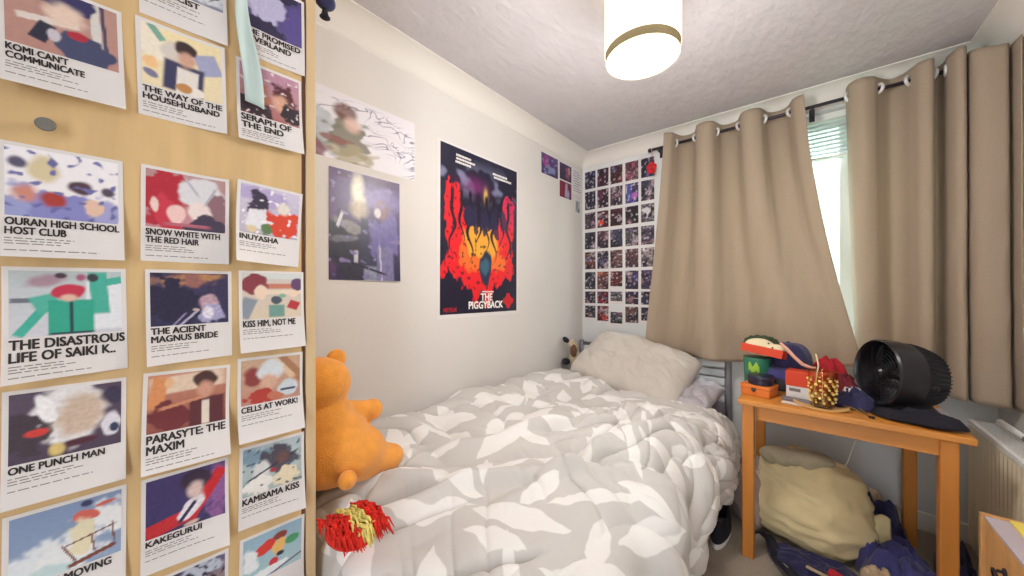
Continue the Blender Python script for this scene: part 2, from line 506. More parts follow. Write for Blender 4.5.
def art(spec, A, B, seed=0):
    """A, B in 0..1; spec = (bottom colour, top colour, grain, shapes); shape = (kind, cx, cy, rx, ry, rotation, colour, softness)"""
    c0, c1, grain, shapes = spec
    c0, c1 = np.array(lin(c0)[:3]), np.array(lin(c1)[:3])
    C = c0 + (c1 - c0) * B[..., None]
    for i, (k, cx, cy, rx, ry, rot, col, soft) in enumerate(shapes):
        t = R(rot)
        dx, dy = A - cx, (B - cy)
        X = (dx * math.cos(t) + dy * math.sin(t)) / rx
        Y = (-dx * math.sin(t) + dy * math.cos(t)) / ry
        wob = 0.18 * pn(A * 7 + i * 3.1, B * 7, seed + i)
        if k == 'e':
            d = np.sqrt(X * X + Y * Y) + wob
        elif k == 'r':
            d = np.maximum(np.abs(X), np.abs(Y))
        elif k == 'b':                                           # a loose patch
            d = np.sqrt(X * X + Y * Y) + 0.5 * pn(A * 5 + i, B * 5 + i, seed + 50 + i) + 0.18 * pn(A * 14, B * 14, seed + i)
        elif k == 's':                                           # scattered flecks
            d = 1 + soft + 0.35 - pn(A * rx, B * ry, seed + 80 + i) - 0.0
            m = sstep(0.0, 0.25, pn(A * rx * (1) + cx, B * ry + cy, seed + 80 + i) - soft)
            C = C * (1 - m[..., None]) + np.array(lin(col)[:3]) * m[..., None]
            continue
        m = 1 - sstep(1 - soft, 1 + soft * 0.5, d)
        C = C * (1 - m[..., None]) + np.array(lin(col)[:3]) * m[..., None]
    if grain:
        g = 1 + grain * pn(A * 17, B * 19, seed + 7) + grain * 0.6 * pn(A * 40, B * 40, seed + 9)
        C = C * g[..., None]
    return np.clip(C, 0, 1)

def picture(fr, a0, b0, a1, b1, spec, parent, name='picture', nu=64, nv=64, c=0.0016, seed=0, m='print'):
    A = np.linspace(a0, a1, nu); B = np.linspace(b0, b1, nv)
    P = [[tuple(fr.p(a, b, c)) for b in B] for a in A]
    o = MB().grid(np.array(P)).build(name, M[m], parent, wind=False, smooth=True)
    U, V = np.meshgrid(np.linspace(0, 1, nu), np.linspace(0, 1, nv), indexing='ij')
    C = spec(U, V) if callable(spec) else art(spec, U, V, seed)
    at = o.data.attributes.new('artwork', 'FLOAT_COLOR', 'POINT')
    at.data.foreach_set('color', np.concatenate([C.reshape(-1, 3), np.ones((nu * nv, 1))], 1).ravel())
    return o

def text_mesh(s, bold=0.03):
    cu = bpy.data.curves.new('lettering', 'FONT')
    cu.body = s
    cu.size = 1.0
    cu.resolution_u = 3
    ob = bpy.data.objects.new('lettering', cu)
    COL.objects.link(ob)
    dg = bpy.context.evaluated_depsgraph_get()
    me = bpy.data.meshes.new_from_object(ob.evaluated_get(dg))
    bpy.data.objects.remove(ob)
    bpy.data.curves.remove(cu)
    vs0 = [(v.co.x, v.co.y) for v in me.vertices]
    fs0 = [tuple(p.vertices) for p in me.polygons]
    bpy.data.meshes.remove(me)
    vs, fs = [], []
    for dx, dy in ((0, 0), (1, 0), (-1, 0), (0, .6), (0, -.6), (1, .6), (-1, -.6), (1, -.6), (-1, .6)):
        o_ = len(vs)
        vs += [(x + dx * bold, y + dy * bold, o_ / max(1, len(vs0)) * 3e-5) for x, y in vs0]
        fs += [tuple(i + o_ for i in f) for f in fs0]
    return vs, fs

def lettering(fr, lines, a0, btop, width, cap, pitch, m, parent, name='title', c=0.0019, bold=0.037, align='L'):
    """lines of capitals, the longest `width` wide, each `cap` high, first line's top at btop"""
    data = [text_mesh(l, bold) for l in lines]
    wl = [max(q[0] for q in d[0]) - min(q[0] for q in d[0]) for d in data]
    k = width / max(wl)
    mb = MB()
    for i, (vs, fs) in enumerate(data):
        x0 = min(q[0] for q in vs)
        sh = {'L': 0, 'C': (width - wl[i] * k) / 2, 'R': width - wl[i] * k}[align]
        base = btop - cap - i * pitch
        mb.add([tuple(fr.p(a0 + sh + (x - x0) * k, base + y * cap / 0.70, c + e)) for x, y, e in vs], fs)
    return mb.build(name, m, parent, wind=False)

def dashes(fr, rows, m, parent, name='small_print', c=0.0018):
    """illegibly small print: rows of word-sized dashes; rows = (a0, a1, b, height)"""
    mb = MB()
    rng = random.Random(len(rows) * 7 + int(abs(fr.o.y + fr.o.z) * 1000))
    for a0, a1, b, h in rows:
        a = a0
        while a < a1:
            wd_ = min(rng.uniform(0.004, 0.012), a1 - a)
            mb.add([tuple(fr.p(x, y, c)) for x, y in ((a, b), (a + wd_, b), (a + wd_, b + h), (a, b + h))], [(0, 1, 2, 3)])
            a += wd_ + 0.0022
    return mb.build(name, m, parent, wind=False)

def curl_fn(kind, w, h, amt):
    def f(a, b):
        u, v = a / w + 0.5, b / h + 0.5
        if kind == 'br': return amt * max(0, u * 0.7 + (1 - v) * 0.9 - 0.75) ** 2
        if kind == 'bl': return amt * max(0, (1 - u) * 0.8 + (1 - v) * 0.9 - 0.75) ** 2
        if kind == 'b': return amt * max(0, 0.7 - v) ** 2
        if kind == 'r': return amt * max(0, u - 0.5) ** 2
        return 0.0
    return f

SK, DK, NV = '#d8b9a4', '#2c2238', '#3a3a58'
CARDS = [
 # y, z, tilt, curl, picture-bottom (fraction of height), title lines, title width, cap height, artwork, label
 (-0.041, 1.604, 1.6, ('b', .02), .375, ["KOMI CAN'T", 'COMMUNICATE'], .60, .055,
  ('#b98a80', '#b88f84', .05, [('r', .12, .93, .3, .1, -12, '#8d8aa6', .1), ('r', .78, .75, .05, .6, 3, '#d9d5d0', .1), ('r', .86, .75, .02, .6, 3, '#4c4560', .2),
   ('r', .36, .5, .28, .05, 10, '#ded2cc', .1), ('e', .5, .98, .3, .28, -10, '#353062', .08), ('e', .5, .66, .2, .2, -20, '#e6cdbb', .5), ('r', .3, .3, .08, .16, -20, '#2a2a40', .1),
   ('e', .66, .2, .3, .24, -20, '#454a6b', .08), ('e', .62, .4, .1, .07, 10, '#b02a3c', .15), ('e', .4, .3, .06, .1, 0, '#c9c2cc', .2)]),
  'white card with dusty pink picture and navy skirt shape, top of left wardrobe column'),
 (-0.041, 1.34, 0.6, ('b', .02), .36, ['OURAN HIGH SCHOOL', 'HOST CLUB'], .91, .058,
  ('#efe9ea', '#f1eef2', .02, [('b', .16, .12, .3, .3, 0, '#9aa0d0', .2), ('b', .55, .14, .4, .26, 0, '#8688c4', .2), ('b', .88, .15, .14, .3, 0, '#a3a2cf', .2),
   ('e', .32, .72, .16, .2, 0, '#d6c7a0', .4), ('e', .1, .78, .09, .09, 0, '#55506a', .4), ('e', .16, .34, .12, .14, 0, '#d08a78', .6), ('e', .4, .28, .12, .13, 0, '#a8392f', .4), ('e', .64, .52, .12, .11, 0, '#4f3340', .3),
   ('e', .9, .5, .07, .08, 0, '#4f4456', .4), ('b', .78, .2, .1, .14, 0, '#e4c0a8', .2), ('s', 3, 5, 9, 9, 0, '#6c6ca8', .35)]),
  'white card with lavender group picture and two-line title, second in left wardrobe column'),
 (-0.037, 1.148, 0.8, ('bl', .015), .38, ['THE DISASTROUS', 'LIFE OF SAIKI K..'], .93, .075,
  ('#cfd0da', '#b9c4c6', .05, [('r', .85, .45, .2, .4, 0, '#e4e6ec', .1), ('r', .12, .55, .12, .04, 0, '#6b7080', .2), ('e', .3, .85, .2, .1, 20, '#a88a98', .5), ('r', .2, .28, .05, .3, -28, '#3fae9b', .1), ('r', .3, .5, .12, .14, 20, '#4fb3a0', .2),
   ('r', .78, .65, .09, .35, 3, '#45b09c', .12), ('r', .9, .84, .12, .06, 15, '#45b09c', .12), ('e', .72, .9, .06, .07, 0, '#38383e', .3), ('e', .43, .93, .06, .05, 0, '#4a3140', .3), ('e', .61, .9, .05, .06, 0, '#a8587a', .4),
   ('r', .52, .28, .21, .27, 0, '#2ea58c', .05), ('r', .52, .28, .014, .27, 0, '#24434e', .2), ('r', .52, .03, .21, .018, 0, '#24434e', .2), ('e', .5, .68, .16, .14, 0, '#c52f4c', .15), ('e', .5, .58, .09, .06, 0, '#e2bca8', .5)]),
  'white card with teal jacket picture and red blob, third in left wardrobe column'),
 (-0.038, 0.955, -0.3, ('b', .01), .36, ['ONE PUNCH MAN'], .76, .055,
  ('#4a3a50', '#5a4a60', .12, [('e', .5, .62, .34, .5, 0, '#e4e2e4', .2), ('b', .12, .4, .22, .3, 0, '#40333f', .2), ('e', .22, .4, .12, .06, 10, '#d23b34', .3), ('e', .6, .58, .24, .36, -10, '#cdb6a2', .4), ('e', .3, .72, .08, .24, 15, '#efeef0', .2),
   ('e', .93, .8, .1, .14, 0, '#3a3450', .2), ('e', .9, .35, .1, .2, 0, '#dedbe4', .2), ('e', .93, .28, .05, .08, 0, '#2c3858', .2), ('e', .6, .16, .2, .06, 5, '#4e1e30', .4), ('e', .4, .1, .08, .1, 0, '#d9c07a', .4)]),
  'white card with plum picture and large beige disc, fourth in left wardrobe column'),
 (-0.038, 0.763, -0.5, ('b', .01), .36, ["HOWL'S MOVING", 'CASTLE'], .82, .06,
  ('#8fa2c0', '#8194b8', .04, [('b', .16, .16, .34, .34, 10, '#dfe5ea', .3), ('b', .52, .2, .34, .3, 20, '#e6e9ea', .3), ('b', .9, .6, .2, .3, 20, '#eceded', .3), ('b', .3, .05, .34, .1, 0, '#c4dadc', .3),
   ('e', .66, .74, .13, .09, -10, '#d9685c', .1), ('e', .84, .86, .12, .03, 10, '#d9685c', .2), ('b', .62, .4, .13, .3, 5, '#e6dcbc', .2), ('e', .66, .93, .06, .05, 0, '#34385c', .2), ('r', .72, .1, .24, .03, 14, '#7a3f33', .1), ('r', .7, .42, .26, .012, 14, '#7a4a40', .2),
   ('r', .5, .24, .013, .17, 24, '#7a4a40', .2), ('r', .72, .3, .011, .15, 8, '#7a4a40', .2), ('r', .92, .36, .011, .17, 4, '#7a4a40', .2)]),
  'cream card with blue sky and clouds picture, bottom of left wardrobe column'),
 (0.102, 1.800, 1.5, ('r', .01), .36, ['EXORCIST'], .62, .055,
  ('#8a8ea2', '#3c405c', .1, [('b', .8, .25, .3, .2, -20, '#d4d8de', .3), ('b', .3, .2, .3, .16, 0, '#b8a8a0', .3), ('s', 2, 3, 8, 8, 0, '#2c2f45', .2)]),
  'white card with grey stormy picture cut by the frame, top of middle wardrobe column'),
 (0.101, 1.614, 1.4, ('r', .012), .33, ['THE WAY OF THE', 'HOUSEHUSBAND'], .90, .055,
  ('#eddcb8', '#f0dfb0', .05, [('b', .1, .75, .2, .3, 0, '#f0e6d2', .2), ('r', .18, .9, .05, .14, 35, '#7fae9a', .15), ('e', .1, .2, .1, .06, -30, '#7d7a98', .2), ('e', .38, .66, .16, .18, 0, '#d9cfc6', .3), ('r', .82, .62, .16, .18, 20, '#a5a8c8', .12), ('b', .1, .36, .1, .1, 0, '#f0c48c', .3),
   ('r', .5, .26, .26, .26, -4, '#3c3c60', .14), ('r', .54, .2, .14, .24, -4, '#e8e0d8', .12), ('e', .53, .78, .15, .13, 0, '#3b2a2c', .2), ('e', .54, .6, .12, .15, 0, '#cfa08a', .5), ('e', .5, .1, .12, .08, 0, '#c28a50', .2), ('e', .68, .08, .09, .08, 0, '#eee6de', .2)]),
  'white card with pale yellow picture of scattered household shapes, second in middle wardrobe column'),
 (0.106, 1.343, -0.2, ('r', .012), .36, ['SNOW WHITE WITH', 'THE RED HAIR'], .84, .058,
  ('#c98a94', '#b79090', .05, [('b', .2, .6, .34, .5, 0, '#b32438', .1), ('e', .26, .2, .16, .4, 12, '#c9344a', .1), ('e', .68, .68, .32, .3, -10, '#dcdade', .15), ('b', .88, .4, .16, .34, 0, '#8f6a72', .2), ('e', .66, .34, .16, .2, 10, '#eddcd8', .2), ('e', .36, .26, .12, .18, 0, '#efc9c4', .2),
   ('b', .74, .08, .26, .18, 10, '#453a52', .1), ('e', .1, .4, .05, .14, 5, '#efcfc8', .2), ('r', .5, .08, .3, .03, 0, '#b86a78', .3), ('r', .55, .8, .02, .2, 30, '#b9b6c2', .4), ('r', .8, .66, .02, .2, -24, '#b4b0bc', .4)]),
  'white card with crimson and silver picture, third in middle wardrobe column'),
 (0.112, 1.15, 0.4, ('bl', .012), .40, ['THE ACIENT', 'MAGNUS BRIDE'], .77, .06,
  ('#2c2a50', '#3c3458', .25, [('b', .3, .85, .5, .12, 0, '#a8785c', .5), ('b', .6, .93, .4, .07, 0, '#c08a60', .5), ('b', .3, .4, .3, .5, 20, '#23203e', .1), ('e', .52, .86, .12, .16, 20, '#a06a62', .4), ('e', .74, .4, .14, .2, 0, '#bb9aa8', .25), ('b', .76, .2, .16, .2, 0, '#a8a4c8', .2), ('e', .72, .22, .08, .14, 0, '#e0dce6', .3),
   ('r', .46, .12, .02, .2, -40, '#b0aac4', .3), ('r', .34, .1, .015, .16, -35, '#8c86aa', .3), ('e', .56, .28, .05, .03, -15, '#d8c0b4', .3)]),
  'white card with dark indigo forest picture, fourth in middle wardrobe column'),
 (0.107, 0.955, -1.6, ('b', .03), .37, ['PARASYTE: THE', 'MAXIM'], .90, .07,
  ('#8a4a40', '#c98a72', .08, [('r', .5, .82, .5, .16, 4, '#e0c8b0', .2), ('r', .12, .68, .1, .3, -8, '#d8905c', .2), ('b', .25, .25, .25, .25, 0, '#6f2a30', .15), ('r', .74, .24, .24, .27, 0, '#5a2830', .12), ('r', .72, .22, .05, .22, 0, '#e2d4c4', .12), ('r', .44, .45, .32, .03, 12, '#c98a6a', .2), ('e', .72, .82, .17, .17, 0, '#4a2c2a', .2), ('e', .72, .64, .13, .16, 0, '#cf9a84', .5), ('e', .25, .84, .06, .1, 0, '#e4b488', .3)]),
  'white card with rust brown picture and beige discs, fifth in middle wardrobe column'),
 (0.106, 0.76, -0.4, ('br', .012), .36, ['KAKEGURUI'], .62, .055,
  ('#35305e', '#473a70', .15, [('b', .9, .5, .14, .6, 0, '#8a5a94', .3), ('r', .3, .16, .32, .12, 12, '#c22a32', .1), ('r', .74, .5, .09, .46, -30, '#c8262e', .12), ('e', .55, .32, .12, .24, -34, '#e8e2ea', .15), ('r', .5, .26, .03, .2, -34, '#2c2a52', .2), ('e', .6, .8, .22, .2, 0, '#3a2840', .2), ('e', .6, .62, .12, .17, 0, '#dcc2bc', .5), ('e', .55, .04, .1, .04, 10, '#d9b8a8', .3)]),
  'white card with violet picture and red slanting shapes, sixth in middle wardrobe column'),
 (0.106, 0.566, -0.4, ('b', .01), .36, ['TITLE'], .0, .05,
  ('#c4a890', '#5a5478', .1, [('b', .6, .85, .5, .2, 20, '#b9c0d0', .2), ('s', 2, 3, 9, 9, 0, '#2c2740', .1), ('b', .2, .75, .2, .12, 0, '#4a2436', .2)]),
  'white card with grey and black picture at the frame edge, bottom of middle wardrobe column'),
 (0.250, 1.806, 0.6, ('r', .01), .36, ['THE PROMISED', 'NEVERLAND'], .88, .06,
  ('#5c4f86', '#4a4478', .12, [('e', .38, .62, .34, .44, -10, '#b9b4d4', .15), ('b', .6, .97, .44, .14, 0, '#2a2444', .1), ('b', .3, .12, .4, .16, -10, '#2c2648', .15), ('e', .8, .5, .06, .06, 0, '#c58aa0', .4), ('b', .88, .35, .16, .4, 0, '#5a4c8e', .15)]),
  'white card with purple cave picture behind the pale ribbon, top of right wardrobe column'),
 (0.246, 1.614, 0.9, ('b', .012), .35, ['SERAPH OF', 'THE END'], .76, .068,
  ('#a86a66', '#c59aa8', .08, [('b', .5, .85, .5, .2, 0, '#b98aa0', .3), ('b', .2, .16, .3, .26, 0, '#3c2a34', .15), ('b', .75, .6, .2, .26, 20, '#5a2a34', .2), ('e', .66, .4, .16, .2, 0, '#d8a48c', .5), ('b', .86, .24, .2, .2, 0, '#33262e', .15), ('b', .3, .5, .2, .2, 0, '#bd7a62', .3), ('s', 4, 1, 12, 12, 0, '#e4d8d4', .45)]),
  'white card with mauve and rust picture under the ribbon tip, second in right wardrobe column'),
 (0.243, 1.347, -3.2, ('bl', .02), .36, ['INUYASHA'], .60, .06,
  ('#b0aabc', '#cfc8de', .06, [('b', .3, .8, .5, .2, -10, '#b3a4cc', .3), ('b', .32, .62, .2, .26, 0, '#3a3048', .15), ('b', .3, .34, .22, .22, 0, '#e2e0e6', .15), ('b', .72, .3, .28, .3, 0, '#d8442c', .1), ('e', .72, .62, .12, .14, 0, '#e6ded2', .4), ('b', .42, .12, .1, .12, 0, '#5a7a4c', .15), ('e', .2, .1, .1, .08, 0, '#d8c49c', .3), ('s', 2, 7, 9, 9, 0, '#f0eaf0', .42)]),
  'tilted white card with vermilion robe picture and lilac sky, third in right wardrobe column'),
 (0.250, 1.154, 0.4, ('b', .012), .40, ['KISS HIM, NOT ME'], .80, .07,
  ('#d9c8b0', '#cfc4c0', .04, [('r', .5, .94, .5, .06, 0, '#d4dad6', .1), ('r', .62, .72, .4, .06, 0, '#c9806a', .1), ('r', .62, .58, .4, .05, 0, '#e8d8c0', .1), ('e', .2, .76, .22, .24, 0, '#8a3a46', .1), ('e', .3, .58, .11, .17, 0, '#ecd2bc', .2), ('r', .06, .24, .12, .24, -20, '#8c94a0', .2), ('e', .92, .76, .12, .16, 0, '#66486e', .12), ('e', .86, .56, .08, .1, 0, '#ecd2bc', .2), ('r', .86, .28, .1, .1, -24, '#b8343c', .15), ('e', .56, .4, .1, .1, 0, '#4a5560', .2), ('r', .56, .16, .14, .14, 0, '#6f9a90', .15), ('e', .66, .5, .08, .05, 0, '#7fb098', .3)]),
  'white card with tan and maroon classroom-coloured picture, fourth in right wardrobe column'),
 (0.247, 0.962, -0.5, ('b', .02), .42, ['CELLS AT WORK!'], .86, .06,
  ('#b98878', '#c9a88c', .08, [('r', .85, .7, .1, .4, 35, '#a8795a', .2), ('r', .66, .8, .06, .4, 35, '#d8bc9c', .2), ('e', .2, .6, .16, .24, 0, '#8c3c3c', .3), ('e', .48, .72, .24, .26, 0, '#d4dadf', .3), ('e', .44, .46, .16, .2, 0, '#d2a892', .5), ('b', .3, .14, .24, .16, 0, '#b03c34', .15), ('e', .78, .26, .18, .2, 0, '#c8d0d8', .15), ('r', .78, .22, .14, .03, 0, '#40465e', .2), ('b', .55, .1, .14, .1, 0, '#c0745c', .2)]),
  'white card with dusty red and pale grey picture, fifth in right wardrobe column'),
 (0.250, 0.768, -0.7, ('br', .012), .38, ['KAMISAMA KISS'], .86, .07,
  ('#a8b8b4', '#b4c4cc', .07, [('b', .2, .8, .3, .2, 0, '#7f9cb0', .3), ('b', .6, .6, .3, .3, 0, '#4f4c5a', .2), ('e', .3, .46, .16, .22, 0, '#d8d8d8', .3), ('b', .25, .16, .26, .2, 0, '#ebe8e4', .15), ('b', .75, .2, .2, .2, 0, '#e2d6b8', .15), ('r', .5, .5, .5, .018, 24, '#2c2c3a', .2), ('e', .66, .62, .12, .14, 0, '#6f4f4c', .4), ('e', .5, .4, .06, .05, 0, '#a8323c', .3), ('s', 5, 2, 10, 10, 0, '#55606c', .4)]),
  'white card with misty blue-green picture, sixth in right wardrobe column'),
 (0.250, 0.568, -1.2, ('b', .01), .42, ['TITLE'], .0, .05,
  ('#a9c8cc', '#8fb0c4', .05, [('e', .36, .66, .22, .13, 34, '#d23b34', .1), ('e', .62, .8, .12, .1, 0, '#8a3c34', .2), ('e', .6, .56, .12, .18, -20, '#e2b86c', .12), ('e', .82, .6, .14, .1, 20, '#4f9a6c', .15), ('e', .5, .24, .09, .1, 0, '#c9323a', .12), ('e', .62, .38, .07, .05, 0, '#2c2c40', .2), ('b', .12, .5, .14, .24, 0, '#e4e8ea', .3), ('b', .35, .1, .34, .08, 10, '#e6eaec', .2), ('r', .7, .08, .5, .02, 18, '#6a5a78', .2)]),
  'white card with sky blue and red picture, bottom of right wardrobe column'),
]
CW, CH = 0.126, 0.178
for i, (y, z, tilt, (ck, ca), pb, lines, tw, cap, spec, label) in enumerate(CARDS):
    fr = Frame((WF, y, z), (0, 1, 0), (0, 0, 1), tilt, curl_fn(ck, CW, CH, ca * 2.2))
    card = sheet(fr, CW, CH, M['paper'], 'film_card', loc=(WF, y, z))
    tag(card, label, 'poster', 'film cards on the wardrobe door')
    mx = 0.006
    b0 = -CH / 2 + pb * CH
    picture(fr, -CW / 2 + mx, b0, CW / 2 - mx, CH / 2 - 0.006, spec, card, seed=i * 11, nu=60, nv=60)
    if tw > 0:
        hc = cap * CH * 1.1
        lettering(fr, lines, -CW / 2 + mx, b0 - 0.003, tw * CW, hc, hc * 1.28, M['ink'], card)
        b = b0 - 0.003 - hc * 1.28 * (len(lines) - 1) - hc - 0.007
        rows = []
        for k in range(3):
            rows.append((-CW / 2 + mx, -CW / 2 + mx + random.uniform(.4, .62) * CW, b - k * 0.0042, 0.0013))
        rows.append((-CW / 2 + mx, -CW / 2 + mx + random.uniform(.6, .85) * CW, max(b - 0.0185, -CH / 2 + .008), 0.0013))
        dashes(fr, rows, M['grey_ink'], card)

# pale ribbon hanging over the right column
rb = []
for k in range(26):
    t = k / 25
    yc = 0.181 + 0.030 * t ** 1.3 + 0.004 * math.sin(t * 9)
    zc = 2.0 - 0.395 * t - 0.0
    ww = 0.017 - 0.004 * math.sin(t * 5)
    row = []
    for j in range(7):
        s_ = j / 6 - 0.5
        row.append((WF + 0.012 + 0.004 * math.sin(t * 7 + s_ * 4) + 0.003 * abs(s_), yc + s_ * ww * 1.6, zc + s_ * 0.012 * math.sin(t * 4)))
    rb.append(row)
for k in range(26, 0, -1):
    pass
rib = MB().grid(np.array([[(WF + 0.004, 0.182 + s_ * 0.002, 2.2) for s_ in range(-3, 4)]] + rb)).build('ribbon', M['mint'], loc=(WF + 0.012, 0.19, 2.0), smooth=True)
sm = rib.modifiers.new('thickness', 'SOLIDIFY'); sm.thickness = 0.001
tag(rib, 'pale mint satin ribbon hanging down over the cards on the wardrobe', 'ribbon')

# ------------------------------------------------------------------ wall posters (left wall)
def wall_frame(y, z, tilt=0.0, curl=None):
    return Frame((XL, y, z), (0, 1, 0), (0, 0, 1), tilt, curl)

def line_art(U, V):
    C = np.ones(U.shape + (3,)) * np.array(lin('#e6e2e8')[:3])
    # swirling pen lines in two sweeping bands
    cx, cy = 0.62, 0.62
    d1 = np.sqrt(((U - 0.45) / 0.62) ** 2 + ((V - 0.28) / 0.58) ** 2)
    wv = pn(U * 5, V * 5, 3)
    ln = np.abs(pn(U * 7 + wv * 1.2, V * 12 + wv, 9))
    band = np.exp(-((d1 - 1.0) / 0.13) ** 2) + 0.9 * np.exp(-((V - (0.62 - 0.5 * (U - 0.35))) / 0.12) ** 2) * sstep(0.35, 0.6, U)
    m = np.clip((1 - sstep(0.05, 0.16, ln)) * np.clip(1.5 * band, 0, 1), 0, 1)
    C = C * (1 - 0.75 * m[..., None]) + np.array(lin('#56557c')[:3]) * 0.75 * m[..., None]
    shp = [('b', .06, .3, .14, .28, 0, '#8f9c98', .3), ('b', .12, .5, .1, .2, 0, '#b9c0c8', .3), ('b', .34, .34, .17, .3, -10, '#6a6448', .2), ('b', .37, .1, .2, .16, 0, '#a49878', .3), ('b', .08, .08, .1, .12, 0, '#7a3c54', .3),
           ('e', .31, .74, .1, .13, -10, '#6e443c', .3), ('e', .37, .58, .07, .11, 0, '#dcb8a8', .5), ('b', .22, .3, .12, .05, 15, '#8a5048', .3)]
    for i, (k, sx, sy, rx, ry, rot, col, soft) in enumerate(shp):
        d = np.sqrt(((U - sx) / rx) ** 2 + ((V - sy) / ry) ** 2) + (0.7 * pn(U * 9 + i, V * 9, 20 + i) if k == 'b' else 0)
        mm = 0.85 * (1 - sstep(1 - soft, 1 + soft, d))[..., None]
        C = C * (1 - mm) + np.array(lin(col)[:3]) * mm
    return C

fr = wall_frame(0.735, 1.869, 0.4)
p = sheet(fr, 0.488, 0.283, M['paper'], 'poster', 14, 10, loc=(XL, 0.735, 1.869))
tag(p, 'landscape white poster with swirling blue pen lines, above the purple poster by wardrobe', 'poster')
picture(fr, -0.24, -0.138, 0.24, 0.138, line_art, p, nu=150, nv=90)

def purple_art(U, V):
    spec = ('#2c2848', '#5b4478', .2, [('r', .5, .96, .5, .03, 0, '#4a2c58', .3), ('r', .05, .5, .04, .5, 0, '#5a3a6a', .3), ('b', .75, .8, .35, .12, 0, '#7a6aa0', .4),
      ('e', .38, .82, .1, .2, 8, '#e6e0c8', .7), ('e', .4, .66, .14, .1, 0, '#b8a890', .7), ('b', .2, .3, .26, .3, 0, '#2f2c3c', .3), ('b', .25, .5, .2, .05, -15, '#8a8688', .4), ('b', .2, .38, .2, .03, 5, '#6a6870', .4),
      ('r', .53, .36, .12, .24, 0, '#34344f', .2), ('b', .76, .42, .2, .24, 4, '#6d63a0', .15), ('r', .77, .16, .13, .18, 2, '#7a76a0', .2), ('r', .7, .15, .012, .2, 5, '#c4c0d8', .3), ('e', .72, .7, .13, .11, 0, '#8a6a78', .4), ('e', .66, .66, .05, .05, 0, '#cfc6cc', .4),
      ('r', .14, .55, .02, .08, -25, '#d8d6e0', .3), ('r', .35, .22, .03, .06, 0, '#c9c6d4', .3), ('r', .55, .06, .1, .08, 0, '#8a93a8', .3), ('r', .4, .14, .4, .012, -12, '#231f38', .2), ('s', 3, 3, 9, 14, 0, '#8478a8', .4)])
    return art(spec, U, V, 31)
fr = wall_frame(0.736, 1.469, 0.0, curl_fn('br', .319, .459, .012))
p = sheet(fr, 0.319, 0.459, M['paper'], 'poster', 10, 14, loc=(XL, 0.736, 1.469))
tag(p, 'portrait glossy poster in dark purple tones, between the wardrobe and the red flame poster', 'poster')
picture(fr, -0.158, -0.228, 0.158, 0.228, purple_art, p, nu=90, nv=120, m='gloss_print')

def flame_art(U, V):
    nav = np.array(lin('#1d1b33')[:3])
    C = np.ones(U.shape + (3,)) * nav
    def over(m, col):
        m = np.clip(m, 0, 1)[..., None]
        return C * (1 - m) + np.array(lin(col)[:3]) * m
    # cloudy band at the top
    cl = pn(U * 5, V * 9, 2) + 0.5 * pn(U * 11, V * 20, 3)
    C = over(sstep(0.0, 0.6, cl) * np.exp(-((V - 0.83) / 0.09) ** 2) * 0.75, '#8f93b4')
    C = over(np.exp(-(((U - 0.4) / 0.16) ** 2 + ((V - 0.8) / 0.05) ** 2)) * 0.6, '#8a2f78')
    C = over(np.exp(-(((U - 0.54) / 0.025) ** 2 + ((V - 0.76) / 0.04) ** 2)), '#e4c060')
    # flames: two tall side columns joined by a low blaze, ragged edges
    jag = .075 * pn(U * 8, V * 6, 11) + .05 * pn(U * 17, V * 11, 12) + .02 * pn(U * 40, V * 30, 13)
    off = np.abs(U - .5)
    top = .46 + .32 * sstep(.13, .33, off) + 1.3 * jag
    bot = .17 + .10 * sstep(.2, .45, off) - .09 * np.exp(-((off - .09) / .05) ** 2) + 1.1 * jag
    inside = (1 - sstep(top - .008, top + .008, V)) * sstep(bot - .008, bot + .008, V) * (1 - sstep(.44, .455, off + .8 * jag))
    C = over(inside, '#e8202c')
    C = over(inside * sstep(.66, .9, U) * sstep(.45, .7, V), '#d0285c')
    core = np.sqrt(((U - .5) / .33) ** 2 + ((V - .40) / .17) ** 2) + 3.2 * jag
    C = over((1 - sstep(.9, .96, core)) * sstep(.2, .3, V), '#ee7030')
    core2 = np.sqrt(((U - .5) / .27) ** 2 + ((V - .45) / .12) ** 2) + 3.2 * jag
    C = over((1 - sstep(.85, .92, core2)) * .95, '#e9a83c')
    # dark winding strands hanging into the blaze
    for i_ in range(8):
        xs = .13 + .105 * i_ + .035 * np.sin(V * 26 + i_ * 2.1) * sstep(.72, .5, V)
        lo = .36 + .06 * math.sin(i_ * 2.3) - .02 * (i_ in (0, 7))
        th_ = .020 * sstep(lo, lo + .22, V)
        C = over((1 - sstep(th_ * .7, th_ + .004, np.abs(U - xs))) * sstep(lo, lo + .03, V) * (1 - sstep(.74, .78, V)), '#201628')
    # black flecks
    C = over(sstep(.42, .5, pn(U * 26, V * 34, 44)) * inside * .8, '#241422')
    wob = jag
    # a jagged dark ruin shape above the blaze and a dark central mass
    ru = (np.abs(U - 0.55) < 0.3 - 0.5 * np.abs(V - 0.6)) * (pn(U * 14, V * 4, 19) > -0.3) * (np.abs(V - 0.60) < 0.07 + jag)
    C = over(ru.astype(float) * 0.9, '#2b2748')
    cm = np.sqrt(((U - 0.54) / 0.1) ** 2 + ((V - 0.29) / 0.12) ** 2) + 2.5 * wob
    C = over(1 - sstep(0.75, 0.95, cm), '#22304a')
    C = over((1 - sstep(0.3, 0.6, np.sqrt(((U - 0.53) / 0.12) ** 2 + ((V - 0.3) / 0.1) ** 2) + 3 * wob)) * 0.8, '#3f6a80')
    return C
PW, PH = 0.658, 0.946
fr = wall_frame(1.438, 1.518, -0.3, curl_fn('r', PW, PH, .012))
p = sheet(fr, PW, PH, M['paper'], 'poster', 14, 20, loc=(XL, 1.438, 1.518))
tag(p, 'large portrait poster of red and orange flames on navy, on the left wall above bed', 'poster')
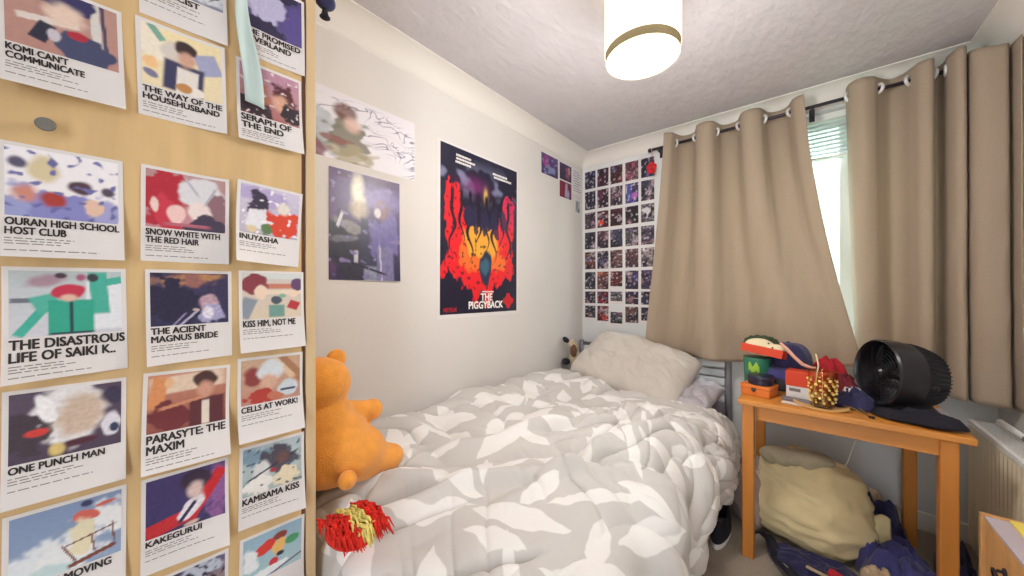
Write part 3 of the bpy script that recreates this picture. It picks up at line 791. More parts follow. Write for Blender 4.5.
picture(fr, -PW / 2 + .022, -PH / 2 + .022, PW / 2 - .012, PH / 2 - .012, flame_art, p, nu=130, nv=190, m='gloss_print')
lettering(fr, ['THE', 'PIGGYBACK'], -0.105, -0.338, 0.29, 0.042, 0.046, M['white_ink'], p, align='C', bold=0.035)
lettering(fr, ['NETFLIX'], -0.282, -0.415, 0.09, 0.022, 0.03, M['net_red'], p, name='network_name', bold=0.02)
dashes(fr, [(-0.2, -0.09, .415, .012), (-0.2, -0.06, .396, .012), (-0.205, -0.09, .377, .012)], M['white_ink'], p, 'tagline')
dashes(fr, [(0.09, 0.22, .385, .012), (0.10, 0.26, .366, .012)], M['white_ink'], p, 'tagline')
dashes(fr, [(0.0, 0.1, -0.332, .008)], M['white_ink'], p, 'small_print')
eb = MB()
for t in (0, 45):
    a = R(t)
    for q in (0, 90):
        b_ = a + R(q)
        L_ = 0.048 if t == 0 else 0.036
        dx, dz = math.cos(b_), math.sin(b_)
        nx, nz = -dz * 0.016, dx * 0.016
        cx, cz = 0.235, -0.385
        eb.add([tuple(fr.p(cx + s1 * dx * L_ + s2 * nx, cz + s1 * dz * L_ + s2 * nz, 0.0019 + t * 1e-6 + q * 1e-6)) for s1, s2 in ((-1, -1), (1, -1), (1, 1), (-1, 1))], [(0, 1, 2, 3)])
eb.build('emblem', M['net_red'], p, wind=False)

# small prints on the left wall beside the corner
def small_print(fr, w, h, spec, name, label, group, loc, bord=0.005, seed=0, nu=14, nv=20):
    o = sheet(fr, w, h, M['paper'], name, 3, 3, loc=loc)
    tag(o, label, 'photo', group)
    bl, bb = (bord if isinstance(bord, tuple) else (bord, bord))
    picture(fr, -w / 2 + bl, -h / 2 + bb, w / 2 - bl, h / 2 - bl, spec, o, seed=seed, nu=nu, nv=nv)
    return o
GL = 'small prints on the left wall by the corner'
LW = [
 (2.149, 2.127, .226, .157, 0.5, ('#33305c', '#5c3f7c', .3, [('b', .3, .6, .2, .3, 0, '#9a3f84', .4), ('b', .6, .3, .3, .2, 0, '#7a8ab4', .4), ('s', 2, 1, 7, 7, 0, '#8c86b8', .3)]), 'landscape violet print on the left wall, farthest of its cluster from the corner'),
 (2.372, 2.134, .182, .135, 0.5, ('#2a1c40', '#3c2858', .2, [('b', .7, .5, .2, .4, 0, '#8a4a6c', .4), ('b', .8, .7, .1, .2, 0, '#c08a84', .4)]), 'dark plum print on the left wall, directly above the crimson one'),
 (2.372, 1.994, .182, .133, 0.5, ('#5c1c3c', '#6a1c40', .15, [('r', .55, .5, .1, .45, -4, '#b8a0b4', .3), ('e', .7, .3, .14, .3, 0, '#9c98c0', .4), ('r', .2, .5, .12, .5, 0, '#8c1c34', .3)]), 'crimson print on the left wall, directly below the dark plum one'),
 (2.563, 1.897, .103, .126, -1, ('#a8b0b4', '#b4bcc0', .2, [('b', .35, .6, .1, .4, -10, '#4c5058', .3), ('b', .7, .2, .2, .2, 0, '#70787c', .3)]), 'small pale grey print on the left wall just below the lined sheet'),
]
for i, (y, z, w_, h_, t, spec, label) in enumerate(LW):
    small_print(wall_frame(y, z, t), w_, h_, spec, 'photo_print', label, GL, (XL, y, z), 0.003 if i < 3 else 0.014, 40 + i, 30, 24)
fr = wall_frame(2.553, 2.096, 0)
p = sheet(fr, .148, .216, M['paper'], 'note_sheet', 3, 3, loc=(XL, 2.553, 2.096))
tag(p, 'white sheet with rows of tiny grey writing, on the left wall at the corner', 'paper')
dashes(fr, [(-.062, .03 + .03 * ((k * 7) % 3) / 2, .085 - k * .02, .006) for k in range(9)], M['blue_ink'], p)

# the photo grid on the window wall
COLX = [(-1.43, -1.325), (-1.316, -1.21), (-1.202, -1.093), (-1.077, -0.967), (-0.954, -0.848)]
ROWZ = [(2.203, 2.05), (2.034, 1.874), (1.856, 1.711), (1.69, 1.54), (1.524, 1.372), (1.355, 1.203), (1.192, 1.085), (1.073, 0.972)]
ROWN = ['top', 'second', 'third', 'fourth', 'fifth', 'sixth', 'seventh', 'bottom']
COLN = ['first from the corner', 'second from the corner', 'middle column', 'fourth from the corner', 'beside the curtain']
PAL = [['#34406a', '#6a2c48', '#7a3038', '#8a4a5c', '#4a4a78'], ['#56566c', '#5c2c44', '#8a6a78', '#5a50a0', '#50506c'], ['#7a6070', '#7a2424', '#6a2434', '#3c1e28', '#c4bcc4'],
       ['#54566c', '#6c4a5c', '#5c5c7c', '#7a7480', '#7c6c8c'], ['#a85c54', '#38384c', '#a87c74', '#8a5c60', '#d4c4c4'], ['#6c7078', '#a0604c', '#a03c34', '#44406c', '#6c5c8c'],
       ['#3c3c54', '#8c1c2c', '#8c8c90', '#3c2c5c', '#44486c'], ['#5c5c70', '#a83c2c', '#4c5458', '#8c6058', '#3c3c50']]
CNAME = {}
def colour_word(h):
    r, g, b = [int(h[i:i + 2], 16) for i in (1, 3, 5)]
    mx, mn = max(r, g, b), min(r, g, b)
    if mx - mn < 26: return 'pale' if mx > 170 else 'grey'
    if r == mx and r - b > 60: return 'red' if g < 70 else 'rusty'
    if b == mx and b - r > 24: return 'blue'
    if b >= r - 12: return 'violet'
    return 'rosy'
rng = random.Random(5)
for r_ in range(8):
    for c_ in range(5):
        x0, x1 = COLX[c_]
        z1, z0 = ROWZ[r_]
        base = PAL[r_][c_]
        def shade_hex(h, k):
            return '#' + ''.join('%02x' % max(0, min(255, int(int(h[i:i + 2], 16) * k))) for i in (1, 3, 5))
        shapes = []
        for k in range(6):
            shapes.append(('b', rng.random(), rng.random(), rng.uniform(.12, .34), rng.uniform(.1, .28), 0, rng.choice([shade_hex(base, .4), shade_hex(base, .5), shade_hex(base, 1.2), '#b0a0a8', '#6c6080', '#1c1828', '#241e30', '#906c70']), .35))
        shapes.append(('s', rng.random() * 9, rng.random() * 9, 7, 10, 0, '#1c1828', .1))
        if (r_, c_) == (2, 1): shapes.append(('e', .3, .3, .3, .18, 0, '#e0482c', .4))
        if (r_, c_) == (1, 3): shapes += [('e', .7, .35, .3, .18, 0, '#b468b8', .4), ('r', .3, .5, .2, .5, 0, '#4c54a8', .4)]
        if (r_, c_) == (2, 4): shapes += [('b', .5, .5, .4, .4, 20, '#1e1a26', .2), ('b', .4, .6, .3, .2, 0, '#d8d4d8', .2)]
        shapes.append(('s', rng.random() * 9, rng.random() * 9, 5, 7, 0, '#c8bcc6', .36))
        spec = (shade_hex(base, .6), shade_hex(base, .75), .35, shapes)
        w_, h_ = x1 - x0, z1 - z0
        bord = 0.004
        if r_ == 7 or (r_, c_) in ((5, 2), (6, 2)):
            bord = (0.005, 0.026)
            z0 -= 0.03 if r_ == 7 else 0.0
            if r_ == 7 and c_ == 2: z0 -= 0.035; z1 -= 0.045
            if r_ == 7 and c_ in (1, 3): bord = 0.004
            h_ = z1 - z0
        cx, cz = (x0 + x1) / 2, (z0 + z1) / 2
        fr = Frame((cx, YW, cz), (1, 0, 0), (0, 0, 1), rng.uniform(-.8, .8))
        if COLN[c_] == 'middle column':
            where = f'{ROWN[r_]} row, middle column'
        else:
            where = f'{ROWN[r_]} row, {COLN[c_]}'
        small_print(fr, w_, h_, spec, 'photo_print', f'{colour_word(base)} photo print in the corner photo grid, {where}', 'photo prints in the corner grid', (cx, YW, cz), bord, r_ * 50 + c_, 14, 20)

# ------------------------------------------------------------------ pendant lamp
LX, LY = -0.44, 1.235
lamp = thing('pendant_lamp', (LX, LY, 2.04), 'white drum ceiling lamp, lit, hanging close to the ceiling', 'lamp')
o = MB().lathe([(0.128, 2.285), (0.128, 2.049), (0.1265, 2.049), (0.1265, 2.285)], (LX, LY, 0), (0, 0, 1), 64).build('lamp_shade', M['shade'], lamp)
sharp(o, 30)
o = MB().lathe([(0.1262, 2.05), (0.1235, 2.047), (0.1235, 2.022), (0.119, 2.022), (0.119, 2.05)], (LX, LY, 0), (0, 0, 1), 64).build('trim_ring', M['shade_ring'], lamp)
sharp(o, 30)
o = MB().lathe([(0.0001, 2.021), (0.06, 2.021), (0.110, 2.0215), (0.1188, 2.026), (0.1188, 2.040), (0.0001, 2.042)], (LX, LY, 0), (0, 0, 1), 64).build('diffuser', M['diffuser'], lamp)
sharp(o, 30)
MB().lathe([(0.02, 2.2), (0.022, 2.28), (0.05, 2.30), (0.05, ZC - 0.001)], (LX, LY, 0), (0, 0, 1), 24).build('ceiling_rose', M['white'], lamp, smooth=True)
bl = bpy.data.lights.new('bulb', 'POINT')
bl.energy = BULB_WATTS
bl.color = (1.0, 0.97, 0.94)
bl.shadow_soft_size = 0.12
bo = bpy.data.objects.new('bulb', bl)
bo.location = (0, 0, -0.16)
bo.parent = lamp
COL.objects.link(bo)

# ------------------------------------------------------------------ curtain rod and curtains
RY, RZ = 2.55, 2.222
rod = thing('curtain_rod', (-0.15, RY, RZ), 'thin dark metal curtain rod running along the top of the window wall', 'curtain rod')
MB().tube([(-0.835, RY, RZ - .012), (0.655, RY, RZ + .006)], 0.009, 14).build('pole', M['rod'], rod, smooth=True)
for x in (-0.842, 0.657):
    MB().lathe([(0.0001, 0), (0.013, 0.001), (0.015, 0.01), (0.013, 0.02), (0.0001, 0.021)], (x + (0 if x < 0 else -.002), RY, RZ + 0.016 * x - 0.0), (-1 if x < 0 else 1, 0, 0), 16).build('end_cap', M['rod'], rod, smooth=True)
for x in (-0.80, 0.035):
    MB().box((x - .008, RY - .012, RZ - .02), (x + .008, YW - .001, RZ - .006), bev=.002).box((x - .012, YW - .006, RZ - .05), (x + .012, YW - .0005, RZ + .03), bev=.002).build('bracket', M['rod'], rod)

def curtain(top, bot, ztop, zbot, n, name, label, eyes, bulge=None):
    """top/bot: plan polylines (x, y) from left to right, zbot(u) the hem"""
    T = catmull(top, n); B = catmull(bot, n)
    nv = 70
    P = np.zeros((n, nv, 3))
    for j in range(nv):
        v = j / (nv - 1)
        e = v ** 1.25
        for i in range(n):
            u = i / (n - 1)
            zt = ztop(u) if callable(ztop) else ztop
            zz = zt + (zbot(u) - zt) * v
            x = T[i, 0] * (1 - e) + B[i, 0] * e
            y = T[i, 1] * (1 - e) + B[i, 1] * e
            if bulge:
                dx, dy, dz = bulge(u, v)
                x += dx; y += dy; zz += dz
            P[i, j] = (x, y, zz)
    U = np.linspace(0, 1, n)[:, None]; V = np.linspace(0, 1, nv)[None, :]
    P[..., 1] += 0.012 * pn(U * 9 + 0 * V, V * 3 + 0 * U, 3) * V + 0.006 * pn(U * 20 + V * 3, V * 8 + 0 * U, 5) * V
    root = thing(name, (float(T[:, 0].mean()), RY, RZ + .05), label, 'curtain', 'eyelet curtains at the window')
    cl = MB().grid(P).build('cloth', M['taupe'], root, smooth=True, wind=False)
    so = cl.modifiers.new('thickness', 'SOLIDIFY'); so.thickness = 0.003; so.offset = 0
    for (ex, ey, ax) in eyes:
        MB().torus((ex, ey, RZ + 0.014 * ex), ax, 0.021, 0.0075).build('eyelet', M['chrome'], root, smooth=True)
    return root

# left curtain: four front folds, hem swept to the right over the table
amp = 0.07
topL, eyesL = [], []
NW = 3
xs0, xs1 = -0.735, 0.0
N1 = 25
for k in range(N1):
    u = k / (N1 - 1)
    c_ = math.cos(2 * math.pi * NW * u)
    topL.append((xs0 + (xs1 - xs0) * u + 0.012 * math.sin(4 * math.pi * NW * u), RY - amp * c_))
for k in range(NW):
    for f in (0.25, 0.75):
        u = (k + f) / NW
        eyesL.append((xs0 + (xs1 - xs0) * u, RY - 0.002, (1.0, 0.75 if f < .5 else -0.75, 0)))
botL = []
for k in range(N1):
    u = k / (N1 - 1)
    x = -0.858 + (0.235 + 0.858) * (u ** 1.0)
    y = 2.505 - 0.06 * math.cos(2 * math.pi * 2.5 * u + 0.4) - 0.05 * sstep(.75, 1, u)
    botL.append((x, y))
def zbL(u):
    return 0.80 - 0.045 * math.sin(min(u / .55, 1) * math.pi / 2) + 0.045 * float(sstep(.55, .72, u)) + 0.0 * u
def bulL(u, v):
    # right edge hangs nearly straight for the upper half, then sweeps out
    return (0.0 - 0.015 * u ** 2 * math.sin(math.pi * v) , 0.0, 0.0)
curtain(topL, botL, RZ + 0.055, zbL, 170, 'curtain', 'wide taupe eyelet curtain left of the window gap, hem swept onto the table', eyesL, bulL)

topR = [(0.172, 2.575), (0.185, 2.52), (0.225, 2.492), (0.268, 2.515), (0.292, 2.555), (0.335, 2.605), (0.375, 2.59), (0.40, 2.54), (0.42, 2.50), (0.452, 2.49), (0.466, 2.52), (0.472, 2.585), (0.492, 2.615), (0.508, 2.58), (0.508, 2.52), (0.522, 2.475), (0.542, 2.465), (0.553, 2.49), (0.553, 2.56), (0.561, 2.54), (0.563, 2.46), (0.585, 2.43), (0.625, 2.425), (0.648, 2.43), (0.655, 2.47), (0.655, 2.53), (0.660, 2.53), (0.664, 2.45), (0.668, 2.38)]
botR = [(0.215, 2.57), (0.225, 2.53), (0.25, 2.50), (0.28, 2.50), (0.31, 2.53), (0.345, 2.58), (0.38, 2.57), (0.405, 2.53), (0.425, 2.49), (0.45, 2.485), (0.465, 2.51), (0.474, 2.57), (0.49, 2.59), (0.507, 2.56), (0.507, 2.50), (0.52, 2.46), (0.54, 2.445), (0.553, 2.47), (0.555, 2.53), (0.561, 2.51), (0.563, 2.44), (0.582, 2.41), (0.622, 2.40), (0.648, 2.41), (0.655, 2.45), (0.655, 2.51), (0.660, 2.51), (0.664, 2.43), (0.668, 2.36)]
eyesR = [(0.181, RY, (1, -0.8, 0)), (0.29, RY, (1, 0.8, 0)), (0.393, RY, (1, -0.8, 0)), (0.469, RY, (1, .4, 0)), (0.508, RY, (1, -.2, 0)), (0.655, 2.50, (-.5, 1, 0))]
curtain(topR, botR, lambda u: RZ + 0.06 - 0.055 * float(sstep(.62, .8, u)), lambda u: 0.712, 230, 'curtain', 'deeply folded taupe eyelet curtain right of the window gap, above the fan', eyesR)

# red fabric flower at the rod's left end
rf = thing('fabric_flower', (-0.835, 2.535, 2.07), 'small red fabric flower hanging beside the photo grid top corner', 'ornament')
fm = MB()
for k in range(5):
    a = 2 * math.pi * k / 5 + .3
    fm.ball((-0.835 + 0.021 * math.cos(a), 2.535, 2.075 + 0.026 * math.sin(a)), (0.017, 0.009, 0.02), 8)
fm.build('petals', M['red_flower'], rf, smooth=True)
MB().tube([(-0.835, 2.535, 2.1), (-0.835, 2.54, 2.15), (-0.833, 2.55, RZ - .02)], 0.0015, 6).build('thread', M['red_flower'], rf)
# ------------------------------------------------------------------ bed
bed = thing('bed_frame', (-0.9, 1.5, 0), 'grey metal bed frame with a barred headboard below the curtain', 'bed')
HYB = 2.585
for x in (-1.42, -0.372):
    MB().tube([(x, HYB, 0.0), (x, HYB, 0.2), (x, HYB, 0.775), (x, HYB, 0.785)], [0.02, 0.02, 0.02, 0.012], 16).build('post', M['grey_metal'], bed, smooth=True)
MB().tube([(-1.40, HYB, 0.76), (-0.39, HYB, 0.76)], 0.014, 12).build('top_rail', M['grey_metal'], bed, smooth=True)
for k in range(6):
    z = 0.718 - k * 0.056
    MB().box((-1.405, HYB - 0.008, z - 0.023), (-0.388, HYB + 0.008, z + 0.023), bev=0.005).build('headboard_bar', M['pale_metal'], bed)
for x in (-1.42, -0.385):
    MB().box((x - .014, 0.42, 0.26), (x + .014, HYB - .02, 0.31), bev=.004).build('side_rail', M['grey_metal'], bed)
MB().box((-1.405, 0.42, 0.26), (-0.4, 0.448, 0.31), bev=.004).build('foot_rail', M['grey_metal'], bed)
for x in (-1.42, -0.385):
    MB().tube([(x, 0.43, 0.0), (x, 0.43, 0.3)], 0.018, 12).build('leg', M['grey_metal'], bed, smooth=True)

ma = thing('mattress', (-0.9, 1.5, 0.31), 'mattress in a purple-grey fitted sheet showing beside the headboard', 'mattress')
mm = MB().box((-1.41, 0.46, 0.312), (-0.375, 2.555, 0.50), bev=0.045)
mm.build('fitted_sheet', M['lilac'], ma, smooth=True)

# duvet: a puffy cloth with creased quilting, hanging over the room side
def leaf_material():
    m = bpy.data.materials.new('leaf_print_cotton')
    m.use_nodes = True
    nt = m.node_tree
    N, Lk = nt.nodes, nt.links
    b = N['Principled BSDF']
    b.inputs['Roughness'].default_value = 0.95
    b.inputs['Sheen Weight'].default_value = 0.1
    uv = N.new('ShaderNodeUVMap'); uv.uv_map = 'cloth'
    def math_(op, a, b2=None, clamp=False):
        n = N.new('ShaderNodeMath'); n.operation = op; n.use_clamp = clamp
        for i, v in enumerate((a, b2)):
            if v is None: continue
            if isinstance(v, (int, float)): n.inputs[i].default_value = v
            else: Lk.new(v, n.inputs[i])
        return n.outputs[0]
    nz = N.new('ShaderNodeTexNoise'); nz.noise_dimensions = '2D'; nz.inputs['Scale'].default_value = 9
    Lk.new(uv.outputs[0], nz.inputs['Vector'])
    sub = N.new('ShaderNodeVectorMath'); sub.operation = 'SUBTRACT'; sub.inputs[1].default_value = (.5, .5, .5)
    Lk.new(nz.outputs['Color'], sub.inputs[0])
    scl = N.new('ShaderNodeVectorMath'); scl.operation = 'SCALE'; scl.inputs['Scale'].default_value = 0.045
    Lk.new(sub.outputs[0], scl.inputs[0])
    total = None
    for li, (scale, off, L_, Wd, rnd) in enumerate([(3.5, (0, 0, 0), .135, .040, .3), (4.7, (.37, .81, 0), .085, .036, .3), (3.1, (.63, .22, 0), .155, .022, .3)]):
        ad = N.new('ShaderNodeVectorMath'); ad.operation = 'ADD'; ad.inputs[1].default_value = off
        Lk.new(uv.outputs[0], ad.inputs[0])
        ad2 = N.new('ShaderNodeVectorMath'); ad2.operation = 'ADD'
        Lk.new(ad.outputs[0], ad2.inputs[0]); Lk.new(scl.outputs[0], ad2.inputs[1])
        vo = N.new('ShaderNodeTexVoronoi'); vo.voronoi_dimensions = '2D'; vo.inputs['Scale'].default_value = scale; vo.inputs['Randomness'].default_value = rnd
        Lk.new(ad2.outputs[0], vo.inputs['Vector'])
        df = N.new('ShaderNodeVectorMath'); df.operation = 'SUBTRACT'
        Lk.new(ad2.outputs[0], df.inputs[0]); Lk.new(vo.outputs['Position'], df.inputs[1])
        sp = N.new('ShaderNodeSeparateColor'); Lk.new(vo.outputs['Color'], sp.inputs[0])
        rot = N.new('ShaderNodeVectorRotate'); rot.rotation_type = 'Z_AXIS'
        Lk.new(df.outputs[0], rot.inputs['Vector'])
        Lk.new(math_('MULTIPLY', sp.outputs[0], 6.283), rot.inputs['Angle'])
        sx = N.new('ShaderNodeSeparateXYZ'); Lk.new(rot.outputs[0], sx.inputs[0])
        xl = math_('DIVIDE', sx.outputs[0], L_)
        q = math_('SUBTRACT', 1.0, math_('MULTIPLY', xl, xl))
        edge = math_('SUBTRACT', math_('MULTIPLY', q, Wd), math_('ABSOLUTE', sx.outputs[1]))
        msk = math_('MULTIPLY', edge, 260.0, True)
        total = msk if total is None else math_('MAXIMUM', total, msk)
    rp = N.new('ShaderNodeMix'); rp.data_type = 'RGBA'
    Lk.new(total, rp.inputs['Factor'])
    rp.inputs['A'].default_value = lin('#cdcac6')
    rp.inputs['B'].default_value = lin('#edebe8')
    Lk.new(rp.outputs['Result'], b.inputs['Base Color'])
    n2 = N.new('ShaderNodeTexNoise'); n2.noise_dimensions = '2D'; n2.inputs['Scale'].default_value = 20; n2.noise_type = 'RIDGED_MULTIFRACTAL'; n2.inputs['Detail'].default_value = 4; n2.inputs['Distortion'].default_value = 0.8
    Lk.new(uv.outputs[0], n2.inputs['Vector'])
    bp = N.new('ShaderNodeBump'); bp.inputs['Strength'].default_value = 0.18; bp.inputs['Distance'].default_value = 0.01
    bp.invert = True
    Lk.new(n2.outputs['Fac'], bp.inputs['Height']); Lk.new(bp.outputs['Normal'], b.inputs['Normal'])
    return m
M['leaf'] = leaf_material()

def build_duvet():
    nu, nv = 380, 420
    prof = catmull([(-1.435, .50), (-1.43, .575), (-1.37, .615), (-1.2, .60), (-1.0, .585), (-.8, .575), (-.6, .58), (-.45, .575), (-.35, .535), (-.295, .46), (-.275, .36), (-.28, .25), (-.30, .14)], 600)
    seg = np.concatenate([[0], np.cumsum(np.hypot(np.diff(prof[:, 0]), np.diff(prof[:, 1])))])
    S = np.linspace(0, seg[-1], nu)
    X = np.interp(S, seg, prof[:, 0]); Z = np.interp(S, seg, prof[:, 1])
    # foot-to-head path: hangs a little at the foot, ends under the pillows
    py = catmull([(.365, .28), (.362, .42), (.385, .53), (.45, .575), (.6, .58), (1.2, .58), (1.8, .58), (2.08, .57), (2.2, .555), (2.27, .52)], 600)
    sg = np.concatenate([[0], np.cumsum(np.hypot(np.diff(py[:, 0]), np.diff(py[:, 1])))])
    T = np.linspace(0, sg[-1], nv)
    Yv = np.interp(T, sg, py[:, 0]); dZ = np.interp(T, sg, py[:, 1]) - .58
    U, V = np.meshgrid(S, T, indexing='ij')
    PX = np.repeat(X[:, None], nv, 1); PY = np.repeat(Yv[None, :], nu, 0); PZ = Z[:, None] + dZ[None, :]
    # the room-side drop gets shorter towards the foot corner and bulges in the middle
    side = sstep(1.06, 1.3, U)
    # normals of the base sheet
    def normals():
        P = np.stack([PX, PY, PZ], -1)
        du = np.gradient(P, axis=0); dv = np.gradient(P, axis=1)
        n = np.cross(du, dv)
        n /= np.linalg.norm(n, axis=-1, keepdims=True) + 1e-9
        return n * np.sign(n[..., 2:3] + 0.35 * n[..., 0:1] + 1e-6)
    n = normals()
    # puffs with creases along diagonal folds (rotated, warped coordinates)
    a = R(35)
    up = (U - .7) * math.cos(a) + V * math.sin(a)
    vp = -(U - .7) * math.sin(a) + V * math.cos(a)
    w1 = pn(U * 2.2, V * 2.2, 21); w2 = pn(U * 2.2 + 9, V * 2.2, 22)
    f1 = np.abs(pn(up * 1.7 + .5 * w1, vp * 3.4 + .7 * w2, 23))
    f2 = np.abs(pn(up * 4.2 + .9 * w2, vp * 7.5 + .9 * w1, 24))
    f3 = np.abs(pn(U * 11 + w1, V * 11 + w2, 25))
    big = pn(U * 1.6, V * 1.5, 26)
    h = 0.06 * np.minimum(f1, .5) ** .8 + 0.045 * big - 0.015 + .006 * pn(U * 6 + w1, V * 6, 30)
    # long creases running with the pull of the cloth
    for k_, (ang, fa, fx, dep, msk) in enumerate([
            (62, 1.5, 7.5, .032, sstep(.15, -.15, pn(U * 1.7, V * 1.7, 41)) * (1 - .6 * side)),
            (82, 1.7, 8.0, .011, sstep(-.1, .2, pn(U * 1.9 + 3, V * 1.9, 42)) * (1 - .5 * side)),
            (-35, 1.4, 7.0, .012, sstep(.6, 1.0, U) * sstep(-.25, .1, pn(U * 2, V * 2 + 5, 43))),
            (15, 2.0, 12.0, .012, sstep(1.2, 1.6, V) * sstep(-.2, .2, pn(U * 2.4, V * 2.4 + 8, 44)))]):
        t = R(ang)
        al = (U - .7) * math.cos(t) + V * math.sin(t)
        ac = -(U - .7) * math.sin(t) + V * math.cos(t)
        nn = pn(al * fa + .5 * w1 + k_ * 3.3, ac * fx + .9 * w2 + .5 * w1, 51 + k_)
        h += msk * dep * (1.0 * np.minimum(np.abs(nn), .45) ** .6 - .7 * np.exp(-(nn / .06) ** 2))
    # a few long pulled folds
    for (ux, vx, ang, ln, wd_, am) in [(.62, .95, 62, .55, .03, .030), (.82, .75, 40, .5, .028, .034), (.5, 1.35, 20, .4, .03, .026), (1.02, 1.15, 75, .5, .03, .028), (.35, .9, 35, .35, .03, .024), (.9, 1.6, -20, .35, .03, .024), (.62, .45, 70, .3, .025, .02), (.75, 1.15, 50, .4, .022, .026)]:
        t = R(ang)
        du_ = (U - ux) * math.cos(t) + (V - vx) * math.sin(t)
        dv_ = -(U - ux) * math.sin(t) + (V - vx) * math.cos(t) + .04 * w1
        h += am * np.exp(-(du_ / ln) ** 4) * (np.exp(-(dv_ / wd_) ** 2) - .8 * np.exp(-((dv_ - 1.7 * wd_) / (wd_ * .6)) ** 2))
    # vertical drapes on the hanging side
    drape = .026 * np.sin(V * 15 + 2.0 * w1) + .010 * np.sin(V * 31 + 2 * w2)
    h = h * (1 - .35 * side) + side * drape * .8
    edge = sstep(0, .12, U) * sstep(0, .03, V)
    h *= edge
    PX = PX + n[..., 0] * h; PY = PY + n[..., 1] * h * .6; PZ = PZ + n[..., 2] * h
    # uneven hem on the room side
    hem = sstep(1.3, 1.62, U) * (.05 * pn(V * 2.5, V * 0 + 3, 31) + .07)
    PZ = PZ + hem
    PX = np.minimum(PX, -0.245)
    PX = np.maximum(PX, XL + .014)
    PY = np.where(PX < -.9, np.maximum(PY, .352), PY)
    PZ = np.maximum(PZ, .03)
    P = np.stack([PX, PY, PZ], -1)
    root = thing('duvet', (-.9, 1.3, .5), 'rumpled duvet with white leaf print on grey, spread over the bed', 'duvet')
    o = MB().grid(P).build('cover', M['leaf'], root, smooth=True, wind=False)
    me = o.data
    uvl = me.uv_layers.new(name='cloth')
    flat = np.stack([U, V], -1).reshape(-1, 2)
    li = np.zeros(len(me.loops), dtype=int)
    me.loops.foreach_get('vertex_index', li)
    uvl.data.foreach_set('uv', flat[li].ravel())
    so = o.modifiers.new('thickness', 'SOLIDIFY'); so.thickness = 0.012; so.offset = 0 
    return root
build_duvet()

def pillow(name, c, w_, d_, t_, rx, ry, rz, m, label, seed, group=None):
    n = 70
    u = np.linspace(-1, 1, n)
    U, V = np.meshgrid(u, u, indexing='ij')
    th = t_ * (np.clip(1 - np.abs(U) ** 3.2, 0, 1) * np.clip(1 - np.abs(V) ** 3.2, 0, 1)) ** .45
    pinx = 1 - .07 * (1 - V ** 2) * np.abs(U) ** 2
    pX = U * w_ / 2 * np.sqrt(1 - .16 * V ** 4) * pinx
    pY = V * d_ / 2 * np.sqrt(1 - .16 * U ** 4)
    wr = .014 * pn(U * 3, V * 3, seed) + .035 * np.abs(pn(U * 2.2 + V, V * 1.6 - U * .6, seed + 1)) + -.012 * np.exp(-(pn(U * 3 + 2 * V, V * 2.4 - U, seed + 2) / .07) ** 2)
    crease = -.02 * np.exp(-((U - .18 + .5 * V * .4) / .035) ** 2) * sstep(-.9, -.2, -V + .1) 
    topz = th + (wr + crease) * (th / t_) 
    botz = -th * .8
    rot = Matrix.Rotation(R(rz), 3, 'Z') @ Matrix.Rotation(R(ry), 3, 'Y') @ Matrix.Rotation(R(rx), 3, 'X')
    rm = np.array(rot)
    def tf(z):
        return np.stack([pX, pY, z], -1) @ rm.T + np.array(c)
    root = thing(name, c, label, 'pillow', group)
    mb = MB().grid(tf(topz)).grid(tf(botz)[::-1])
    mb.build('pillowcase', m, root, smooth=True)
    return root
pillow('pillow', (-0.60, 2.30, 0.575), .46, .42, .05, 8, 4, -6, M['pale_lilac'], 'flat pale lilac-grey pillow underneath the plump beige pillow', 60)
pillow('pillow', (-0.87, 2.27, 0.69), .76, .50, .105, 30, 11, -4, M['pillow'], 'plump beige-grey pillow leaning against the headboard', 61)

# ------------------------------------------------------------------ soft toys on the bed
def soft(mb, name, m, parent, vox=0.010, it=8):
    o = mb.build(name, m, parent, smooth=True, wind=False)
    rmd = o.modifiers.new('merge', 'REMESH'); rmd.mode = 'VOXEL'; rmd.voxel_size = vox; rmd.use_smooth_shade = True
    s_ = o.modifiers.new('soften', 'SMOOTH'); s_.factor = 0.5; s_.iterations = it
    return o
toy = thing('plush_bear', (-1.12, .47, .6), 'large plain orange plush bear seen from behind, sitting beside the wardrobe', 'soft toy')
tb = MB()
def ell(c, r, ry=0, rz=0, rx=0):
    tb.ball(c, r, 14, Matrix.Rotation(R(rz), 3, 'Z') @ Matrix.Rotation(R(ry), 3, 'Y') @ Matrix.Rotation(R(rx), 3, 'X'))
ell((-1.12, .425, .915), (.085, .085, .082))
ell((-1.12, .43, .80), (.085, .085, .10))
ell((-1.12, .45, .715), (.115, .12, .12))
ell((-1.10, .50, .685), (.10, .115, .085))
# arm towards the wall side right
for k in range(6):
    t = k / 5
    ell((-1.14, .49 + .10 * t, .815 - .035 * t + .012 * t * t), (.036 - .004 * t, .04, .034 - .003 * t))
ell((-1.14, .60, .788), (.034, .036, .038))
for k in range(5):
    t = k / 4
    ell((-1.08, .53 + .09 * t, .655 - .022 * t), (.06 - .014 * t, .06, .062 - .018 * t))
ell((-1.08, .628, .628), (.045, .03, .045))
# far side limbs
for k in range(5):
    t = k / 4
    ell((-1.17 - .08 * t, .40, .83 - .03 * t), (.034, .036, .032))
    ell((-1.18 - .08 * t, .40 + .02 * t, .66), (.055, .055, .05))
tb.v = [(x, max(y, .348), z) for x, y, z in tb.v]
soft(tb, 'body', M['orange_plush'], toy, .009, 10)
for yy in (.385, .47):
    MB().ball((-1.12, yy, .985), (.018, .03, .03), 10).build('ear', M['orange_plush'], toy, smooth=True)
MB().ball((-1.0, .45, .655), (.024, .026, .026), 10).build('tail', M['orange_plush'], toy, smooth=True)

